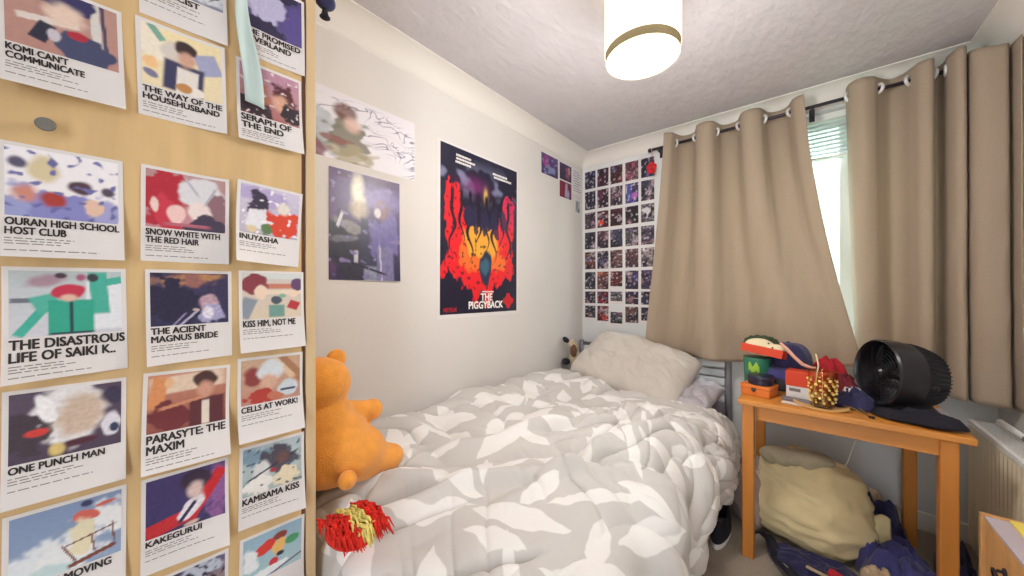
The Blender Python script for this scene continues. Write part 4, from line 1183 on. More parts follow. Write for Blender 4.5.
# shaggy red cushion with a yellow stripe
cu = thing('shaggy_cushion', (-.82, .395, .60), 'small shaggy red cushion with a pale yellow stripe, below the orange bear', 'cushion')
rngc = random.Random(3)
def tufts(y0, y1, m, name, cnt):
    mb = MB()
    for k in range(cnt):
        y = rngc.uniform(y0, y1)
        s_ = rngc.random()
        x = -.90 + .13 * s_
        z = .655 - .03 * abs(s_ - .5) + rngc.uniform(-.006, .006)
        l_ = rngc.uniform(.03, .05)
        dx, dy = .8 * l_, rngc.uniform(-.25, .25) * l_
        mb.tube([(x, y, z), (x + dx * .5, y + dy * .5, z + .006), (x + dx, y + dy, z - .012)], [.0036, .003, .0008], 5)
    return mb.build(name, m, cu, smooth=True, wind=False)
core = MB()
core.ball((-.835, .385, .622), (.07, .055, .03), 12)
core.build('cushion_body', M['shag_red'], cu, smooth=True)
tufts(.330, .372, M['shag_red'], 'red_pile', 160)
tufts(.372, .410, M['shag_yellow'], 'yellow_stripe', 130)
tufts(.410, .440, M['shag_red'], 'red_pile', 160)

# little plush dog in the corner
dg = thing('plush_dog', (-1.36, 2.36, .56), 'small cream and brown plush animal with a dark snout, propped in the corner behind pillow', 'soft toy')
tb = MB()
DZ = .03
ell((-1.36, 2.36, .63 + DZ), (.055, .05, .075))
ell((-1.365, 2.35, .72 + DZ), (.038, .04, .05))
ell((-1.37, 2.33, .76 + DZ), (.025, .045, .025), rx=20)
ell((-1.31, 2.37, .62 + DZ), (.05, .03, .03))
ell((-1.25, 2.40, .655 + DZ), (.05, .028, .026), ry=-25)
soft(tb, 'body', M['cream_toy'], dg, .007, 5)
MB().ball((-1.405, 2.305, .785 + DZ), (.03, .022, .02), 10, Matrix.Rotation(R(35), 3, 'Y')).build('snout', M['black_cloth'], dg, smooth=True)
MB().ball((-1.345, 2.318, .705 + DZ), (.028, .018, .05), 10).build('ear', M['brown_toy'], dg, smooth=True)
MB().ball((-1.40, 2.30, .62 + DZ), (.034, .03, .026), 10).build('paw', M['black_cloth'], dg, smooth=True)
MB().ball((-1.205, 2.42, .69 + DZ), (.018, .02, .022), 10).build('paw', M['black_cloth'], dg, smooth=True)
MB().torus((-1.225, 2.41, .672 + DZ), (.7, 0, .7), .02, .006).build('collar', M['red_cloth'], dg, smooth=True)

# ------------------------------------------------------------------ side table
tx0, tx1, ty0, ty1, th = -0.228, 0.435, 1.845, 2.50, 0.71
tab = thing('side_table', (.1, 2.17, 0), 'orange pine side table crowded with clutter in front of the curtains', 'table')
MB().box((tx0, ty0, th - .024), (tx1, ty1, th), bev=.004).build('table_top', M['pine'], tab)
for (x, y) in ((tx0 + .014, ty0 + .016), (tx1 - .078, ty0 + .016), (tx0 + .014, ty1 - .066), (tx1 - .078, ty1 - .066)):
    MB().box((x, y, 0), (x + .044, y + .044, th - .0245), bev=.004).build('leg', M['pine_leg'], tab)
for (a, b) in (((tx0 + .073, ty0 + .026, th - .085), (tx1 - .073, ty0 + .044, th - .025)), ((tx0 + .073, ty1 - .044, th - .085), (tx1 - .073, ty1 - .026, th - .025))):
    MB().box(a, b).build('apron', M['pine'], tab)
for (a, b) in (((tx0 + .026, ty0 + .073, th - .085), (tx0 + .044, ty1 - .073, th - .025)), ((tx1 - .044, ty0 + .073, th - .085), (tx1 - .026, ty1 - .073, th - .025))):
    MB().box(a, b).build('apron', M['pine_leg'], tab)

# --- things on the table
TZ = th + .0005
def rotz(mb, c, deg):
    q = Matrix.Rotation(R(deg), 3, 'Z')
    cc = Vector(c)
    mb.v = [tuple(q @ (Vector(p) - cc) + cc) for p in mb.v]
    return mb
ob = thing('wooden_box', (-.165, 1.99, TZ), 'low orange wooden box with a dark emblem, at the table left front corner', 'box')
c = (-.165, 1.985, TZ)
rotz(MB().box((-.22, 1.935, TZ), (-.105, 2.045, TZ + .034), bev=.003), c, -14).build('box_body', M['orange_box'], ob)
rotz(MB().box((-.222, 1.933, TZ + .0345), (-.103, 2.047, TZ + .05), bev=.003), c, -14).build('lid', M['orange_box'], ob)
em = MB()
pts = [(0, -.011), (.010, 0), (.009, .009), (.004, .011), (0, .008), (-.004, .011), (-.009, .009), (-.010, 0)]
em.add([(-.165 + px, 1.9315, TZ + .028 + pz) for px, pz in pts], [tuple(range(8))])
em.add([(-.165 + px, 1.9335, TZ + .028 + pz) for px, pz in pts], [tuple(reversed(range(8)))])
rotz(em, c, -14).build('emblem', M['ink'], ob, wind=False)

tn = thing('round_tin', (-.155, 1.99, TZ + .0505), 'round dark navy tin sitting on the low orange box', 'tin')
z = TZ + .0505
sharp(MB().lathe([(.0001, z), (.047, z), (.05, z + .003), (.05, z + .026), (.0001, z + .027)], (-.155, 1.985, 0), (0, 0, 1), 40).build('tin_base', M['navy_tin'], tn), 40)
sharp(MB().lathe([(.052, z + .022), (.053, z + .024), (.053, z + .038), (.05, z + .042), (.0001, z + .043)], (-.155, 1.985, 0), (0, 0, 1), 40).build('lid', M['navy_tin'], tn), 40)

gt = thing('green_tub', (-.18, 2.12, TZ), 'tall green tub with a lime print, behind the navy tin', 'tub')
sharp(MB().lathe([(.0001, TZ), (.05, TZ), (.052, TZ + .004), (.058, TZ + .155), (.0001, TZ + .156)], (-.18, 2.115, 0), (0, 0, 1), 40).build('tub_body', M['green_tin'], gt), 40)
pat = MB()
Pp = []
for i in range(12):
    ph = -math.pi * (.42 + .26 * i / 11)
    Pp.append([(-.18 + (.0535 + .005 * (zz - .0) / .155 + .0008) * math.cos(ph), 2.115 + (.0535 + .005 * zz / .155 + .0008) * math.sin(ph), TZ + zz) for zz in np.linspace(.085, .125, 6) - .012 * math.cos(i)])
pat.grid(np.array(Pp)).build('lime_print', M['lime'], gt, smooth=True, wind=False)

tz = TZ + .158
tr = thing('red_tray', (-.155, 2.10, tz), 'shallow red tray tilted on top of the green tub', 'tray')
tq = Matrix.Rotation(R(9), 3, 'Y') @ Matrix.Rotation(R(-8), 3, 'X') @ Matrix.Rotation(R(-12), 3, 'Z')
def tilted(mb, c, q):
    cc = Vector(c)
    mb.v = [tuple(q @ (Vector(p) - cc) + cc) for p in mb.v]
    return mb
tc = (-.15, 2.10, tz + .022)
x0, x1, y0, y1 = -.235, -.065, 2.045, 2.155
tilted(MB().box((x0, y0, tz + .012), (x1, y1, tz + .016)), tc, tq).build('tray_base', M['red_card'], tr)
sd = MB().box((x0, y0, tz + .0165), (x1, y0 + .004, tz + .05)).box((x0, y1 - .004, tz + .0165), (x1, y1, tz + .05)).box((x0, y0 + .004, tz + .0165), (x0 + .004, y1 - .004, tz + .05)).box((x1 - .004, y0 + .004, tz + .0165), (x1, y1 - .004, tz + .05))
tilted(sd, tc, tq).build('tray_rim', M['red_card'], tr)
pl = thing('cream_pouch', (-.15, 2.10, tz + .03), 'soft cream pouch with a dark green frilled edge lying in the red tray', 'pouch')
tb = MB()
ell((-.172, 2.10, tz + .062), (.058, .045, .030)); ell((-.105, 2.09, tz + .048), (.045, .038, .022))
soft(tb, 'pouch_body', M['cream'], pl, .006, 4)
fr_ = MB()
for k in range(22):
    t = k / 21 * math.pi * 1.05 - .1
    fr_.ball((-.165 + .064 * math.cos(t), 2.125 + .01 * math.sin(3 * t), tz + .062 + .034 * math.sin(t)), .0105 + .002 * math.sin(k * 2.2), 6)
fr_.build('frill', M['dark_green'], pl, smooth=True, wind=False)
btn = MB().ball((-.13, 2.058, tz + .075), .004, 6).ball((-.115, 2.058, tz + .055), .0045, 6).build('button', M['ink'], pl, smooth=True)
st_ = MB().tube([(-.085, 2.03, tz + .085), (-.06, 2.02, tz + .06), (-.035, 2.005, tz + .03), (-.005, 2.0, tz + .0), (.025, 2.0, tz - .012), (.04, 2.0, tz - .008)], [.006, .008, .008, .008, .007, .005], 8)
st_.v = [(x, y + .01, z) for x, y, z in st_.v]
s_o = st_.build('ribbon_strap', M['pink'], loc=(0, 2, tz), smooth=True)
tag(s_o, 'pink strap trailing from the red tray across the red and white box', 'strap')

rbx = thing('packet_box', (-.01, 2.03, TZ), 'red and white cardboard box standing on the table behind the glass', 'box')
c = (0, 2.02, TZ)
q = -10
rotz(MB().box((-.062, 1.995, TZ + .058), (.075, 2.07, TZ + .125), bev=.002), c, q).build('red_sleeve', M['red_card'], rbx)
rotz(MB().box((-.06, 1.997, TZ), (.073, 2.068, TZ + .0575), bev=.002), c, q).build('white_carton', M['paper'], rbx)
rotz(MB().box((-.048, 1.9955, TZ + .034), (-.008, 1.9968, TZ + .048)), c, q).build('grey_label', M['grey_ink'], rbx)
rotz(MB().box((.035, 1.9955, TZ + .008), (.068, 1.9968, TZ + .036)), c, q).build('navy_label', M['navy_tin'], rbx)
wp = rotz(MB().box((-.075, 1.90, TZ), (.0, 1.935, TZ + .002)), (-.04, 1.92, TZ), -6).build('paper_slip', M['paper'], loc=(-.04, 1.92, TZ))
tag(wp, 'narrow white paper slip on the table front edge left of the glass', 'paper')
gb = rotz(MB().box((-.075, 1.945, TZ), (.035, 1.985, TZ + .012), bev=.002), (-.02, 1.96, TZ), -10).build('pen_case', M['grey_metal'], loc=(-.02, 1.96, TZ))
tag(gb, 'flat grey case lying in front of the red and white box', 'case')

# navy cap behind the boxes
cp = thing('baseball_cap', (-.06, 2.18, TZ), 'dark navy cap perched on the pile behind the red and white box', 'cap')
n = 40
Pc = []
for i in range(18):
    t = i / 17 * math.pi / 2
    row = []
    for k in range(n):
        a = 2 * math.pi * k / n
        wv = 1 + .05 * math.sin(3 * a + 1) + .03 * math.sin(7 * a)
        row.append((-.06 + .088 * math.cos(a) * math.cos(t) ** .6 * wv, 2.18 + .08 * math.sin(a) * math.cos(t) ** .6 * wv, TZ + .115 + .115 * math.sin(t) ** .9 + .006 * math.sin(5 * a) * math.cos(t)))
    Pc.append(row)
MB().grid(np.array(Pc), closed_v=True).build('crown', M['navy_cloth'], cp, smooth=True)
MB().grid(np.array([[(-.06 + (.07 + .06 * s_) * math.cos(a), 2.16 + (.065 + .055 * s_) * math.sin(a), TZ + .118 - .045 * s_ * s_) for a in np.linspace(-2.5, -.7, 24)] for s_ in np.linspace(0, 1, 10)])).build('brim', M['indigo_cloth'], cp, smooth=True, wind=False).modifiers.new('thickness', 'SOLIDIFY').thickness = .003
MB().ball((-.06, 2.18, TZ + .232), (.008, .008, .004), 8).build('button', M['navy_cloth'], cp, smooth=True)
# bundle under the cap: stack of books-like dark box
bk = thing('storage_box', (-.03, 2.2, TZ), 'dark box under the navy cap at the back of the table', 'box')
MB().box((-.115, 2.12, TZ), (.05, 2.30, TZ + .098), bev=.004).build('box_body', M['navy_tin'], bk)
MB().box((-.117, 2.118, TZ + .0985), (.052, 2.302, TZ + .113), bev=.004).build('lid', M['maroon'], bk)

def heap(name, m, c, rx, ry, h, seed, label, cat, group=None, rot=0, fold=.35, n=60, part='cloth', sharpn=.55):
    root = thing(name, c, label, cat, group)
    th_ = np.linspace(0, 2 * np.pi, n, endpoint=False)
    r = np.linspace(0, 1, 34)
    Rr, Th = np.meshgrid(r, th_, indexing='ij')
    cx, cy = np.cos(Th) * Rr, np.sin(Th) * Rr
    out = 1 + .22 * pn(np.cos(Th) * 1.5 + seed, np.sin(Th) * 1.5, seed) + .08 * pn(np.cos(Th) * 4 + seed, np.sin(Th) * 4, seed + 1)
    w1 = pn(cx * 2 + seed, cy * 2, seed + 5)
    hh = np.clip(1 - Rr ** 2.4, 0, 1) ** sharpn * (1 + fold * (np.abs(pn(cx * 1.7 + .6 * w1 + seed, cy * 2.3, seed + 2)) * 1.6 - .4) + fold * .3 * np.abs(pn(cx * 4 + w1, cy * 4.5, seed + 3)))
    X_, Y_ = cx * rx * out, cy * ry * out
    ca, sa = math.cos(R(rot)), math.sin(R(rot))
    P = np.stack([c[0] + X_ * ca - Y_ * sa, c[1] + X_ * sa + Y_ * ca, c[2] + .002 + h * np.clip(hh, 0, 2)], -1)
    mb = MB().grid(P, closed_v=True)
    base = P[-1]
    mb.add([tuple(v) for v in base], [tuple(range(n))])
    mb.build(part, m, root, smooth=True)
    return root
heap('scarf', M['maroon'], (.15, 2.14, TZ), .07, .11, .10, 71, 'crumpled maroon scarf on the table between the glass and the fan', 'scarf', fold=.3, sharpn=.4)
heap('cloth_bundle', M['red_cloth'], (.095, 2.30, TZ), .075, .06, .15, 72, 'small red cloth bundle beside the navy cap', 'cloth', fold=.15, sharpn=.4)
heap('cloth_bundle', M['navy_cloth'], (.16, 2.01, TZ), .07, .05, .06, 73, 'low navy cloth bundle right of the glass', 'cloth', fold=.5)
wc = heap('tissue', M['paper'], (.155, 2.02, TZ + .062), .03, .018, .018, 74, 'crumpled white tissue on the navy bundle beside the fan', 'tissue', fold=.6, n=30)

co = thing('coaster', (.055, 1.925, TZ), 'thin curved wooden coaster under the patterned glass', 'coaster')
Pc = []
for i in range(24):
    a = i / 23
    row = []
    for j in range(10):
        s_ = j / 9 - .5
        row.append((-.035 + .175 * a, 1.93 - .012 * math.sin(a * math.pi) + s_ * .085 * math.sin(math.pi * (.06 + .88 * a)) ** .6, TZ + .003 + .012 * (2 * a - 1) ** 4))
    Pc.append(row)
MB().grid(np.array(Pc)).build('disc', M['cork'], co, smooth=True, wind=False).modifiers.new('thickness', 'SOLIDIFY').thickness = .003

jr = thing('tumbler', (.055, 1.93, TZ + .006), 'amber glass tumbler covered in gold dots, at the middle of the table', 'glass')
jz = TZ + .006
jx, jy = .058, 1.93
sharp(MB().lathe([(.0001, jz), (.036, jz), (.038, jz + .003), (.0475, jz + .148), (.0455, jz + .148), (.0365, jz + .012), (.0001, jz + .011)], (jx, jy, 0), (0, 0, 1), 40).build('glass_body', M['jar_glass'], jr), 40)
ds = MB()
rj = random.Random(2)
for row in range(6):
    for k in range(9):
        a = 2 * math.pi * (k + .5 * (row % 2)) / 9 + rj.uniform(-.06, .06)
        zz = .022 + row * .018 + rj.uniform(-.002, .002)
        rr = .0383 + .0092 * zz / .148 + .0004
        ds.ball((jx + rr * math.cos(a), jy + rr * math.sin(a), jz + zz), ((.0058) * rj.uniform(.75, 1.15),) * 3, 5)
ds.build('gold_dots', M['gold'], jr, smooth=True, wind=False)
so_ = MB().tube([(jx - .032, jy - .02, jz + .02), (jx - .022, jy - .015, jz + .09), (jx - .012, jy, jz + .17), (jx - .02, jy, jz + .215)], .0028, 8).build('drinking_straw', M['straw'], loc=(jx, jy, jz), smooth=True)
tag(so_, 'pale cream straw standing in the gold dotted glass', 'straw')

# chains and cable in front of the fan
ch = thing('necklace', (.17, 1.95, TZ), 'tangled gold chain necklace lying in front of the fan', 'necklace')
MB().tube(catmull([(.10, 1.99, TZ + .008), (.14, 1.965, TZ + .012), (.17, 1.95, TZ + .004), (.185, 1.925, TZ + .003), (.20, 1.90, TZ + .003)], 30), .0022, 6).tube(catmull([(.12, 2.0, TZ + .02), (.15, 1.985, TZ + .022), (.175, 1.955, TZ + .01), (.19, 1.93, TZ + .004)], 26), .0018, 6).build('chain', M['wire'], ch, smooth=True, wind=False)
MB().torus((.197, 1.893, TZ + .003), (0, 0, 1), .008, .002).ball((.2, 1.882, TZ + .006), .005, 8).build('pendant', M['dark_metal'], ch, smooth=True)
mg = thing('notebook', (.385, 2.1, TZ), 'thin brown paper notebook lying under the fan at the table right edge', 'notebook')
rotz(MB().box((.31, 1.93, TZ), (.43, 2.2, TZ + .004)), (.37, 2.06, TZ), 0).build('cover', M['brown_paper'], mg)
MB().box((.312, 1.932, TZ + .0043), (.428, 2.198, TZ + .006)).build('top_page', M['lilac_paper'], mg)

# --- desk fan
FZ = TZ + .0066
fan = thing('desk_fan', (.285, 2.0, FZ), 'round black desk fan tilted on its flared base, at the right end of the table', 'fan')
ax = Vector((-.90, -.40, .08)).normalized()
fc = Vector((.272, 2.02, FZ + .15))
def F(prof, name, m, n=56, par=fan, ang=32):
    return sharp(MB().lathe(prof, fc, ax, n).build(name, m, par), ang)
F([(.118, .04), (.122, .055), (.126, .061), (.131, .055), (.132, .035), (.130, .0), (.122, -.03), (.118, -.03), (.124, .0), (.118, .04)], 'front_shroud', M['dark_ring'])
bodyp = []
for k in range(14):
    t = k / 13
    bodyp.append((.122 - .026 * t ** 1.5, -.031 - .072 * t))
F(bodyp + [(.08, -.111), (.05, -.121), (.0001, -.124)], 'rear_housing', M['black_matte'])
rg = MB()
for k in range(44):
    a = 2 * math.pi * k / 44
    e1 = ax.cross(Vector((0, 0, 1))).normalized(); e2 = e1.cross(ax)
    d = e1 * math.cos(a) + e2 * math.sin(a)
    pts = []
    for t in np.linspace(0, 1, 7):
        pts.append(fc + ax * (-.035 - .07 * t) + d * (.124 - .026 * t ** 1.5))
    pts.append(fc + ax * -.115 + d * .07)
    rg.tube(pts, .0022, 5)
rg.build('rear_grille', M['black'], fan, smooth=True, wind=False)
fg = MB()
for k in range(9):
    fg.torus(fc + ax * (.05 - .012 * (k / 8) ** 2), ax, .024 + .0117 * k, .0011, 48, 5)
for k in range(12):
    a = 2 * math.pi * k / 12
    e1 = ax.cross(Vector((0, 0, 1))).normalized(); e2 = e1.cross(ax)
    d0 = e1 * math.cos(a) + e2 * math.sin(a); d1 = e1 * math.cos(a + .5) + e2 * math.sin(a + .5)
    fg.tube([fc + ax * .05 + d0 * .022, fc + ax * .047 + (d0 + d1) * .035, fc + ax * .04 + d1 * .121], .0012, 5)
fg.build('front_grille', M['black'], fan, smooth=True, wind=False)
F([(.0001, .058), (.016, .057), (.022, .05), (.022, .042), (.0001, .04)], 'hub_cap', M['dark_ring'], 28)
for k in range(3):
    a0 = 2 * math.pi * k / 3 + .3
    e1 = ax.cross(Vector((0, 0, 1))).normalized(); e2 = e1.cross(ax)
    P = []
    for i in range(10):
        r_ = .018 + .095 * i / 9
        row = []
        for j in range(10):
            a = a0 + (j / 9 - .5) * (1.1 + .3 * i / 9) + .4 * i / 9
            row.append(tuple(fc + ax * (.01 + .03 * (j / 9 - .5)) + (e1 * math.cos(a) + e2 * math.sin(a)) * r_))
        P.append(row)
    b_ = MB().grid(np.array(P)).build('blade', M['black'], fan, smooth=True, wind=False)
    b_.modifiers.new('thickness', 'SOLIDIFY').thickness = .002
# flared pedestal
Pb = []
for i in range(16):
    t = i / 15
    zz = FZ + .10 * (1 - t)
    fl = t ** 2.2
    row = []
    for k in range(48):
        a = 2 * math.pi * k / 48
        rx_, ry_ = .055 + .055 * fl, .045 + .055 * fl
        cxx, cyy = .29 + .018 * t, 2.03 - .05 * t
        row.append((cxx + rx_ * math.cos(a), cyy + ry_ * math.sin(a), zz))
    Pb.append(row)
mb = MB().grid(np.array(Pb), closed_v=True)
mb.f.append(tuple(15 * 48 + k for k in range(48))); mb.mi.append(0)
mb.f.append(tuple(k for k in range(48))); mb.mi.append(0)
sharp(mb.build('base', M['black_matte'], fan), 40)
for s_ in (-1, 1):
    e1 = ax.cross(Vector((0, 0, 1))).normalized()
    MB().lathe([(.0001, 0), (.012, 0), (.012, .006), (.0001, .007)], fc + e1 * s_ * .115 - ax * .045 + Vector((0, 0, -.02)), e1 * s_, 20).build('pivot_knob', M['dark_ring'], fan, smooth=True)

# dark cloth beside the fan base
heap('folded_cloth', M['black_cloth'], (.335, 1.905, TZ + .0066), .085, .035, .045, 77, 'folded black cloth at the foot of the fan on the table edge', 'cloth', fold=.3, rot=-6)

# ------------------------------------------------------------------ under the table
def sack(name, c, r, m, label, cat, seed, part='sack_body'):
    root = thing(name, (c[0], c[1], 0), label, cat)
    nt_, npx = 70, 110
    t = np.linspace(0, np.pi, nt_); p_ = np.linspace(0, 2 * np.pi, npx, endpoint=False)
    Tt, Pp_ = np.meshgrid(t, p_, indexing='ij')
    sx = np.sign(np.cos(Tt)) * np.abs(np.cos(Tt)) ** .72
    x = np.sin(Tt) ** .8 * np.cos(Pp_); y = np.sin(Tt) ** .8 * np.sin(Pp_); z_ = sx
    sag = .25 * np.sin(2 * Pp_ + seed)
    w1 = pn(x * 1.5 + seed, y * 1.5 + z_, seed)
    d = 1 + .10 * pn(x * 1.3 + 3, z_ * 1.3 + y, seed + 1) + .10 * np.abs(pn(x * 1.8 + y + w1, z_ * 4.5 + .9 * x + sag, seed + 2)) + .03 * np.abs(pn(x * 3 + y * 2 + w1, z_ * 9 + 1.5 * x + w1, seed + 3)) - .06
    bulge = 1 + .22 * np.clip(-z_ + .1, -.3, .8)
    X_ = c[0] + r[0] * x * d * bulge; Y_ = c[1] + r[1] * y * d * bulge; Z_ = c[2] + r[2] * z_ * d
    Z_ = np.maximum(Z_, .004)
    MB().grid(np.stack([X_, Y_, Z_], -1), closed_v=True).build(part, m, root, smooth=True)
    return root
sk = sack('laundry_sack', (.015, 2.19, .205), (.22, .17, .225), M['bag'], 'plump beige cloth sack slumped on the floor under the table', 'sack', 81)
kn_ = MB()
for (x, y, z, r_, rz_, ry_) in [(-.075, 2.12, .405, (.085, .05, .035), 10, 8), (.0, 2.10, .425, (.07, .05, .03), -15, -6), (.055, 2.13, .42, (.06, .045, .028), 20, 14), (-.12, 2.14, .375, (.06, .05, .035), 30, 25), (-.02, 2.09, .405, (.05, .022, .03), 40, 5), (.03, 2.085, .40, (.05, .02, .028), 35, 10), (-.07, 2.085, .39, (.05, .02, .028), 30, 10)]:
    kn_.ball((x, y, z), r_, 12, Matrix.Rotation(R(rz_), 3, 'Z') @ Matrix.Rotation(R(ry_), 3, 'Y'))
soft(kn_, 'gathered_neck', M['bag_grey'], sk, .008, 3)
tgm = MB().grid(np.array([[(.235 + .05 * a, 2.20 - .035 * b + .01 * a, .20 - .11 * b + .015 * math.sin(3 * a)) for b in np.linspace(0, 1, 8)] for a in np.linspace(0, 1, 8)]))
tgm.build('cloth_flap', M['bag'], sk, smooth=True, wind=False).modifiers.new('thickness', 'SOLIDIFY').thickness = .006
sack('tote_bag', (-.215, 2.22, .15), (.085, .16, .16), M['mauve_bag'], 'mauve-grey cloth bag wedged between the bed and the table leg', 'bag', 83)

# trainer half under the bed
sh = thing('trainer', (-.31, 1.93, 0), 'black trainer with a white sole under the bed edge', 'shoe')
def shoe_outline(s_, k):
    L_ = .125
    return [( -.312 + (.038 + .006 * math.sin(a)) * k * math.cos(a), 1.945 + L_ * k * math.sin(a)) for a in np.linspace(0, 2 * math.pi, 32, endpoint=False)]
MB().prism(shoe_outline(0, 1.0), .002, .024).build('sole', M['white'], sh)
P = []
for i in range(10):
    t = i / 9
    k = 1 - .35 * t ** 2
    P.append([(x, y + .02 * t, .025 + .07 * t * (1 + .4 * (y > 1.95))) for x, y in shoe_outline(0, .95 * k)])
mb = MB().grid(np.array(P), closed_v=True)
mb.build('upper', M['black_cloth'], sh, smooth=True, wind=False).modifiers.new('thickness', 'SOLIDIFY').thickness = .004

GC = 'clothes dropped on the floor under the table'
heap('hoodie', M['indigo_cloth'], (.285, 2.08, 0), .13, .17, .13, 91, 'crumpled indigo sports top on the floor beside the sack', 'clothes', GC, fold=.5)
heap('trousers', M['navy_cloth'], (.265, 2.37, 0), .10, .15, .175, 92, 'heap of navy trousers behind the indigo top, against the back table leg', 'clothes', GC, fold=.5)
heap('t_shirt', M['navy_cloth'], (.06, 1.93, 0), .20, .11, .05, 93, 'navy t-shirt spread on the floor in front of the sack', 'clothes', GC, fold=.5, rot=-12)
heap('jeans', M['navy_cloth'], (.475, 2.25, 0), .055, .15, .13, 94, 'dark blue jeans bunched below the radiator by the right table leg', 'clothes', GC, fold=.5)
heap('socks', M['tan_cloth'], (.225, 1.96, .05), .055, .045, .05, 95, 'tan sock bundle on the clothes right of the sack', 'socks', GC, fold=.5, n=40)
heap('cap_cover', M['tan_cloth'], (.245, 2.40, .15), .05, .035, .08, 96, 'tan cloth scrap on top of the navy trousers near the wall', 'cloth', GC, fold=.4, n=40)
heap('cushion_cover', M['paper'], (.40, 1.80, 0), .075, .06, .055, 97, 'small pale cloth on the carpet beside the right front table leg', 'cloth', GC, fold=.3, n=40)
lg = MB()
for k in range(3):
    lg.ball((.405 + .012 * k, 2.03 + .006 * k, .095 - .012 * k), (.010, .008, .007), 6)
# canvas strap bag
bgk = thing('strap_bag', (-.10, 1.93, 0), 'black webbing strap bag beside the left front table leg', 'bag')
mb = MB()
P = []
for i in range(40):
    t = i / 39
    cx_, cy_ = -.16 + .17 * t, 2.02 - .27 * t + .03 * math.sin(7 * t)
    row = []
    for j in range(5):
        s_ = (j / 4 - .5) * .045
        row.append((cx_ + s_ * .9, cy_ + s_ * .5, .02 + .035 * abs(math.sin(6 * t + .6)) + .01 * math.sin(j * 1.5)))
    P.append(row)
mb.grid(np.array(P)).build('strap', M['black_cloth'], bgk, smooth=True, wind=False).modifiers.new('thickness', 'SOLIDIFY').thickness = .006
MB().tube([(-.07, 1.87, .03), (-.035, 1.83, .035), (0.0, 1.80, .03)], .006, 8).build('pale_piping', M['paper'], bgk, smooth=True)

tb_ = thing('drink_can', (.115, 1.80, .045), 'slim red can lying on the navy t-shirt in front of the sack', 'can')
a_ = Vector((.8, -.5, -.05)).normalized()
sharp(MB().lathe([(.0001, -.06), (.016, -.06), (.019, -.054), (.019, .05), (.015, .06), (.0001, .06)], (.13, 1.83, .075), a_, 24).build('can_body', M['red_cloth'], tb_), 40)
sharp(MB().lathe([(.0194, -.012), (.0194, .012)], (.13, 1.83, .075), a_, 24).build('tan_band', M['tan_cloth'], tb_), 40)
pn_ = MB().box((.005, 1.845, .062), (.075, 1.86, .07), rot=Matrix.Rotation(R(-14), 3, 'Z'), bev=.003).build('comb', M['tan_cloth'], loc=(.04, 1.85, .06))
tag(pn_, 'small tan bar lying on the navy t-shirt left of the red can', 'comb')

# cable behind the sack
cb = MB().tube(catmull([(.27, 2.63, .60), (.24, 2.60, .48), (.20, 2.52, .40), (.17, 2.42, .34), (.15, 2.34, .33)], 30), .003, 6).build('cable', M['white'], loc=(.2, 2.5, .4), smooth=True)
tag(cb, 'thin white cable hanging on the wall behind the beige sack', 'cable')

# ------------------------------------------------------------------ radiator
rad = thing('radiator', (.585, 2.09, .1), 'cream fluted radiator on the right wall beside the table', 'radiator')
ry0, ry1, rx0, rx1, rz0, rz1 = 1.86, 2.36, .53, .61, .12, .645
P = []
nf = 15
ys = np.linspace(ry0, ry1, nf * 8 + 1)
for y in ys:
    ph = ((y - ry0) / (ry1 - ry0) * nf) % 1
    d = .008 * (.5 - .5 * math.cos(2 * math.pi * ph)) ** .5
    P.append([(rx0 + d + (.006 if z in (rz0, rz1) else 0), y, z) for z in (rz0, rz0 + .02, rz1 - .02, rz1)])
MB().grid(np.array(P)).build('front_panel', M['radiator'], rad, smooth=True, wind=False)
MB().box((rx1 - .012, ry0, rz0), (rx1, ry1, rz1)).build('back_panel', M['radiator'], rad)
tg = MB().box((rx0 - .002, ry0 - .004, rz1 - .012), (rx0 + .012, ry1 + .004, rz1 + .01), bev=.002).box((rx1 - .012, ry0 - .004, rz1 - .002), (rx1, ry1 + .004, rz1 + .01), bev=.002)
for y in np.arange(ry0 + .02, ry1, .028):
    tg.box((rx0 + .012, y, rz1), (rx1 - .012, y + .006, rz1 + .006))
tg.build('top_grille', M['white'], rad)
for y in (ry0, ry1 - .004):
    MB().box((rx0 + .012, y, rz0), (rx1 - .012, y + .004, rz1 - .002)).build('end_panel', M['radiator'], rad)
MB().box((rx1, ry0 + .06, .3), (XR - .001, ry0 + .09, .4)).box((rx1, ry1 - .09, .3), (XR - .001, ry1 - .06, .4)).build('wall_bracket', M['white'], rad)
vt = thing('towel_rail', (.60, 2.2, .66), 'white pipe bracket resting along the radiator top', 'pipe')
MB().tube([(.60, 2.32, .672), (.60, 2.2, .672), (.602, 2.1, .672)], .011, 10).build('pipe', M['white'], vt, smooth=True)
MB().tube([(.602, 2.1, .672), (.602, 2.08, .672)], .014, 10).build('pipe_cap', M['grey_metal'], vt, smooth=True)
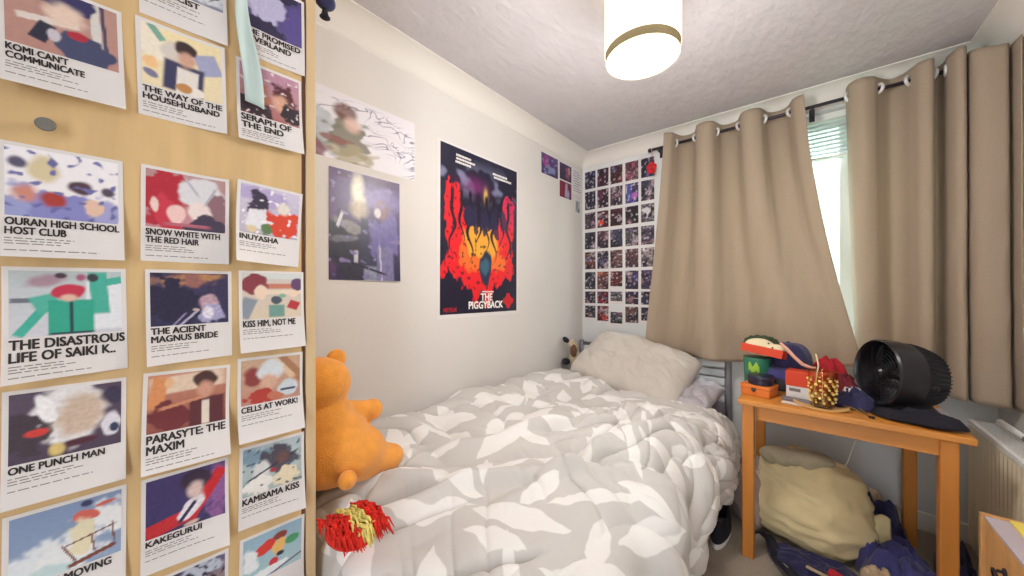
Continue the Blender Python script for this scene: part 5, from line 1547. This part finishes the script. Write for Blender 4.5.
heap('rolled_sock', M['navy_cloth'], (.592, 1.985, .656), .028, .05, .042, 98, 'dark navy sock lying on the radiator top', 'sock', n=40, fold=.3)

# ------------------------------------------------------------------ bedside cabinet at the right edge
cx0, cx1, cy0, cy1, cz1 = .395, .625, 1.20, 1.675, .545
cab = thing('bedside_cabinet', (.5, 1.44, 0), 'pine cabinet with ring-pull drawers at the lower right edge of the picture', 'cabinet')
MB().box((cx0, cy1 - .02, 0), (cx1, cy1, cz1), bev=.002).build('side_panel', M['pine_box'], cab)
MB().box((cx0, cy0, 0), (cx1, cy0 + .02, cz1), bev=.002).build('side_panel', M['pine_box'], cab)
MB().box((cx1 - .015, cy0 + .021, 0), (cx1, cy1 - .021, cz1)).build('back_panel', M['pine_box'], cab)
MB().box((cx0 + .006, cy0 + .021, cz1 - .03), (cx1 - .016, cy1 - .021, cz1 - .008)).build('cabinet_top', M['pine_box'], cab)
for k in range(3):
    z0 = .03 + k * .163
    d_ = MB().box((cx0 + .008, cy0 + .024, z0), (cx0 + .028, cy1 - .024, z0 + .155), bev=.003).build('drawer', M['pine_box'], cab)
    for y in (cy1 - .15, cy0 + .15):
        zc = z0 + .09
        MB().lathe([(.0001, 0), (.012, 0), (.010, .004), (.004, .006), (.004, .014), (.0001, .015)], (cx0 + .008, y, zc + .012), (-1, 0, 0), 16).torus((cx0 - .008, y, zc - .006), (1, 0, .15), .019, .0028).build('ring_pull', M['dark_metal'], d_, smooth=True)
fo = MB().box((cx0 + .004, cy0 + .03, cz1 - .0075), (cx1 - .03, cy1 - .028, cz1 + .002), bev=.001).build('folder', M['lilac_paper'], loc=(.5, 1.44, cz1))
tag(fo, 'lilac-grey folder lying on the pine cabinet under the yellow pad', 'folder')
yp = MB().box((cx0 + .045, cy0 + .03, cz1 + .0025), (cx1 - .025, cy1 - .035, cz1 + .01), bev=.001).build('notepad', M['yellow'], loc=(.52, 1.44, cz1))
tag(yp, 'yellow pad lying on top of the pine cabinet', 'notepad')
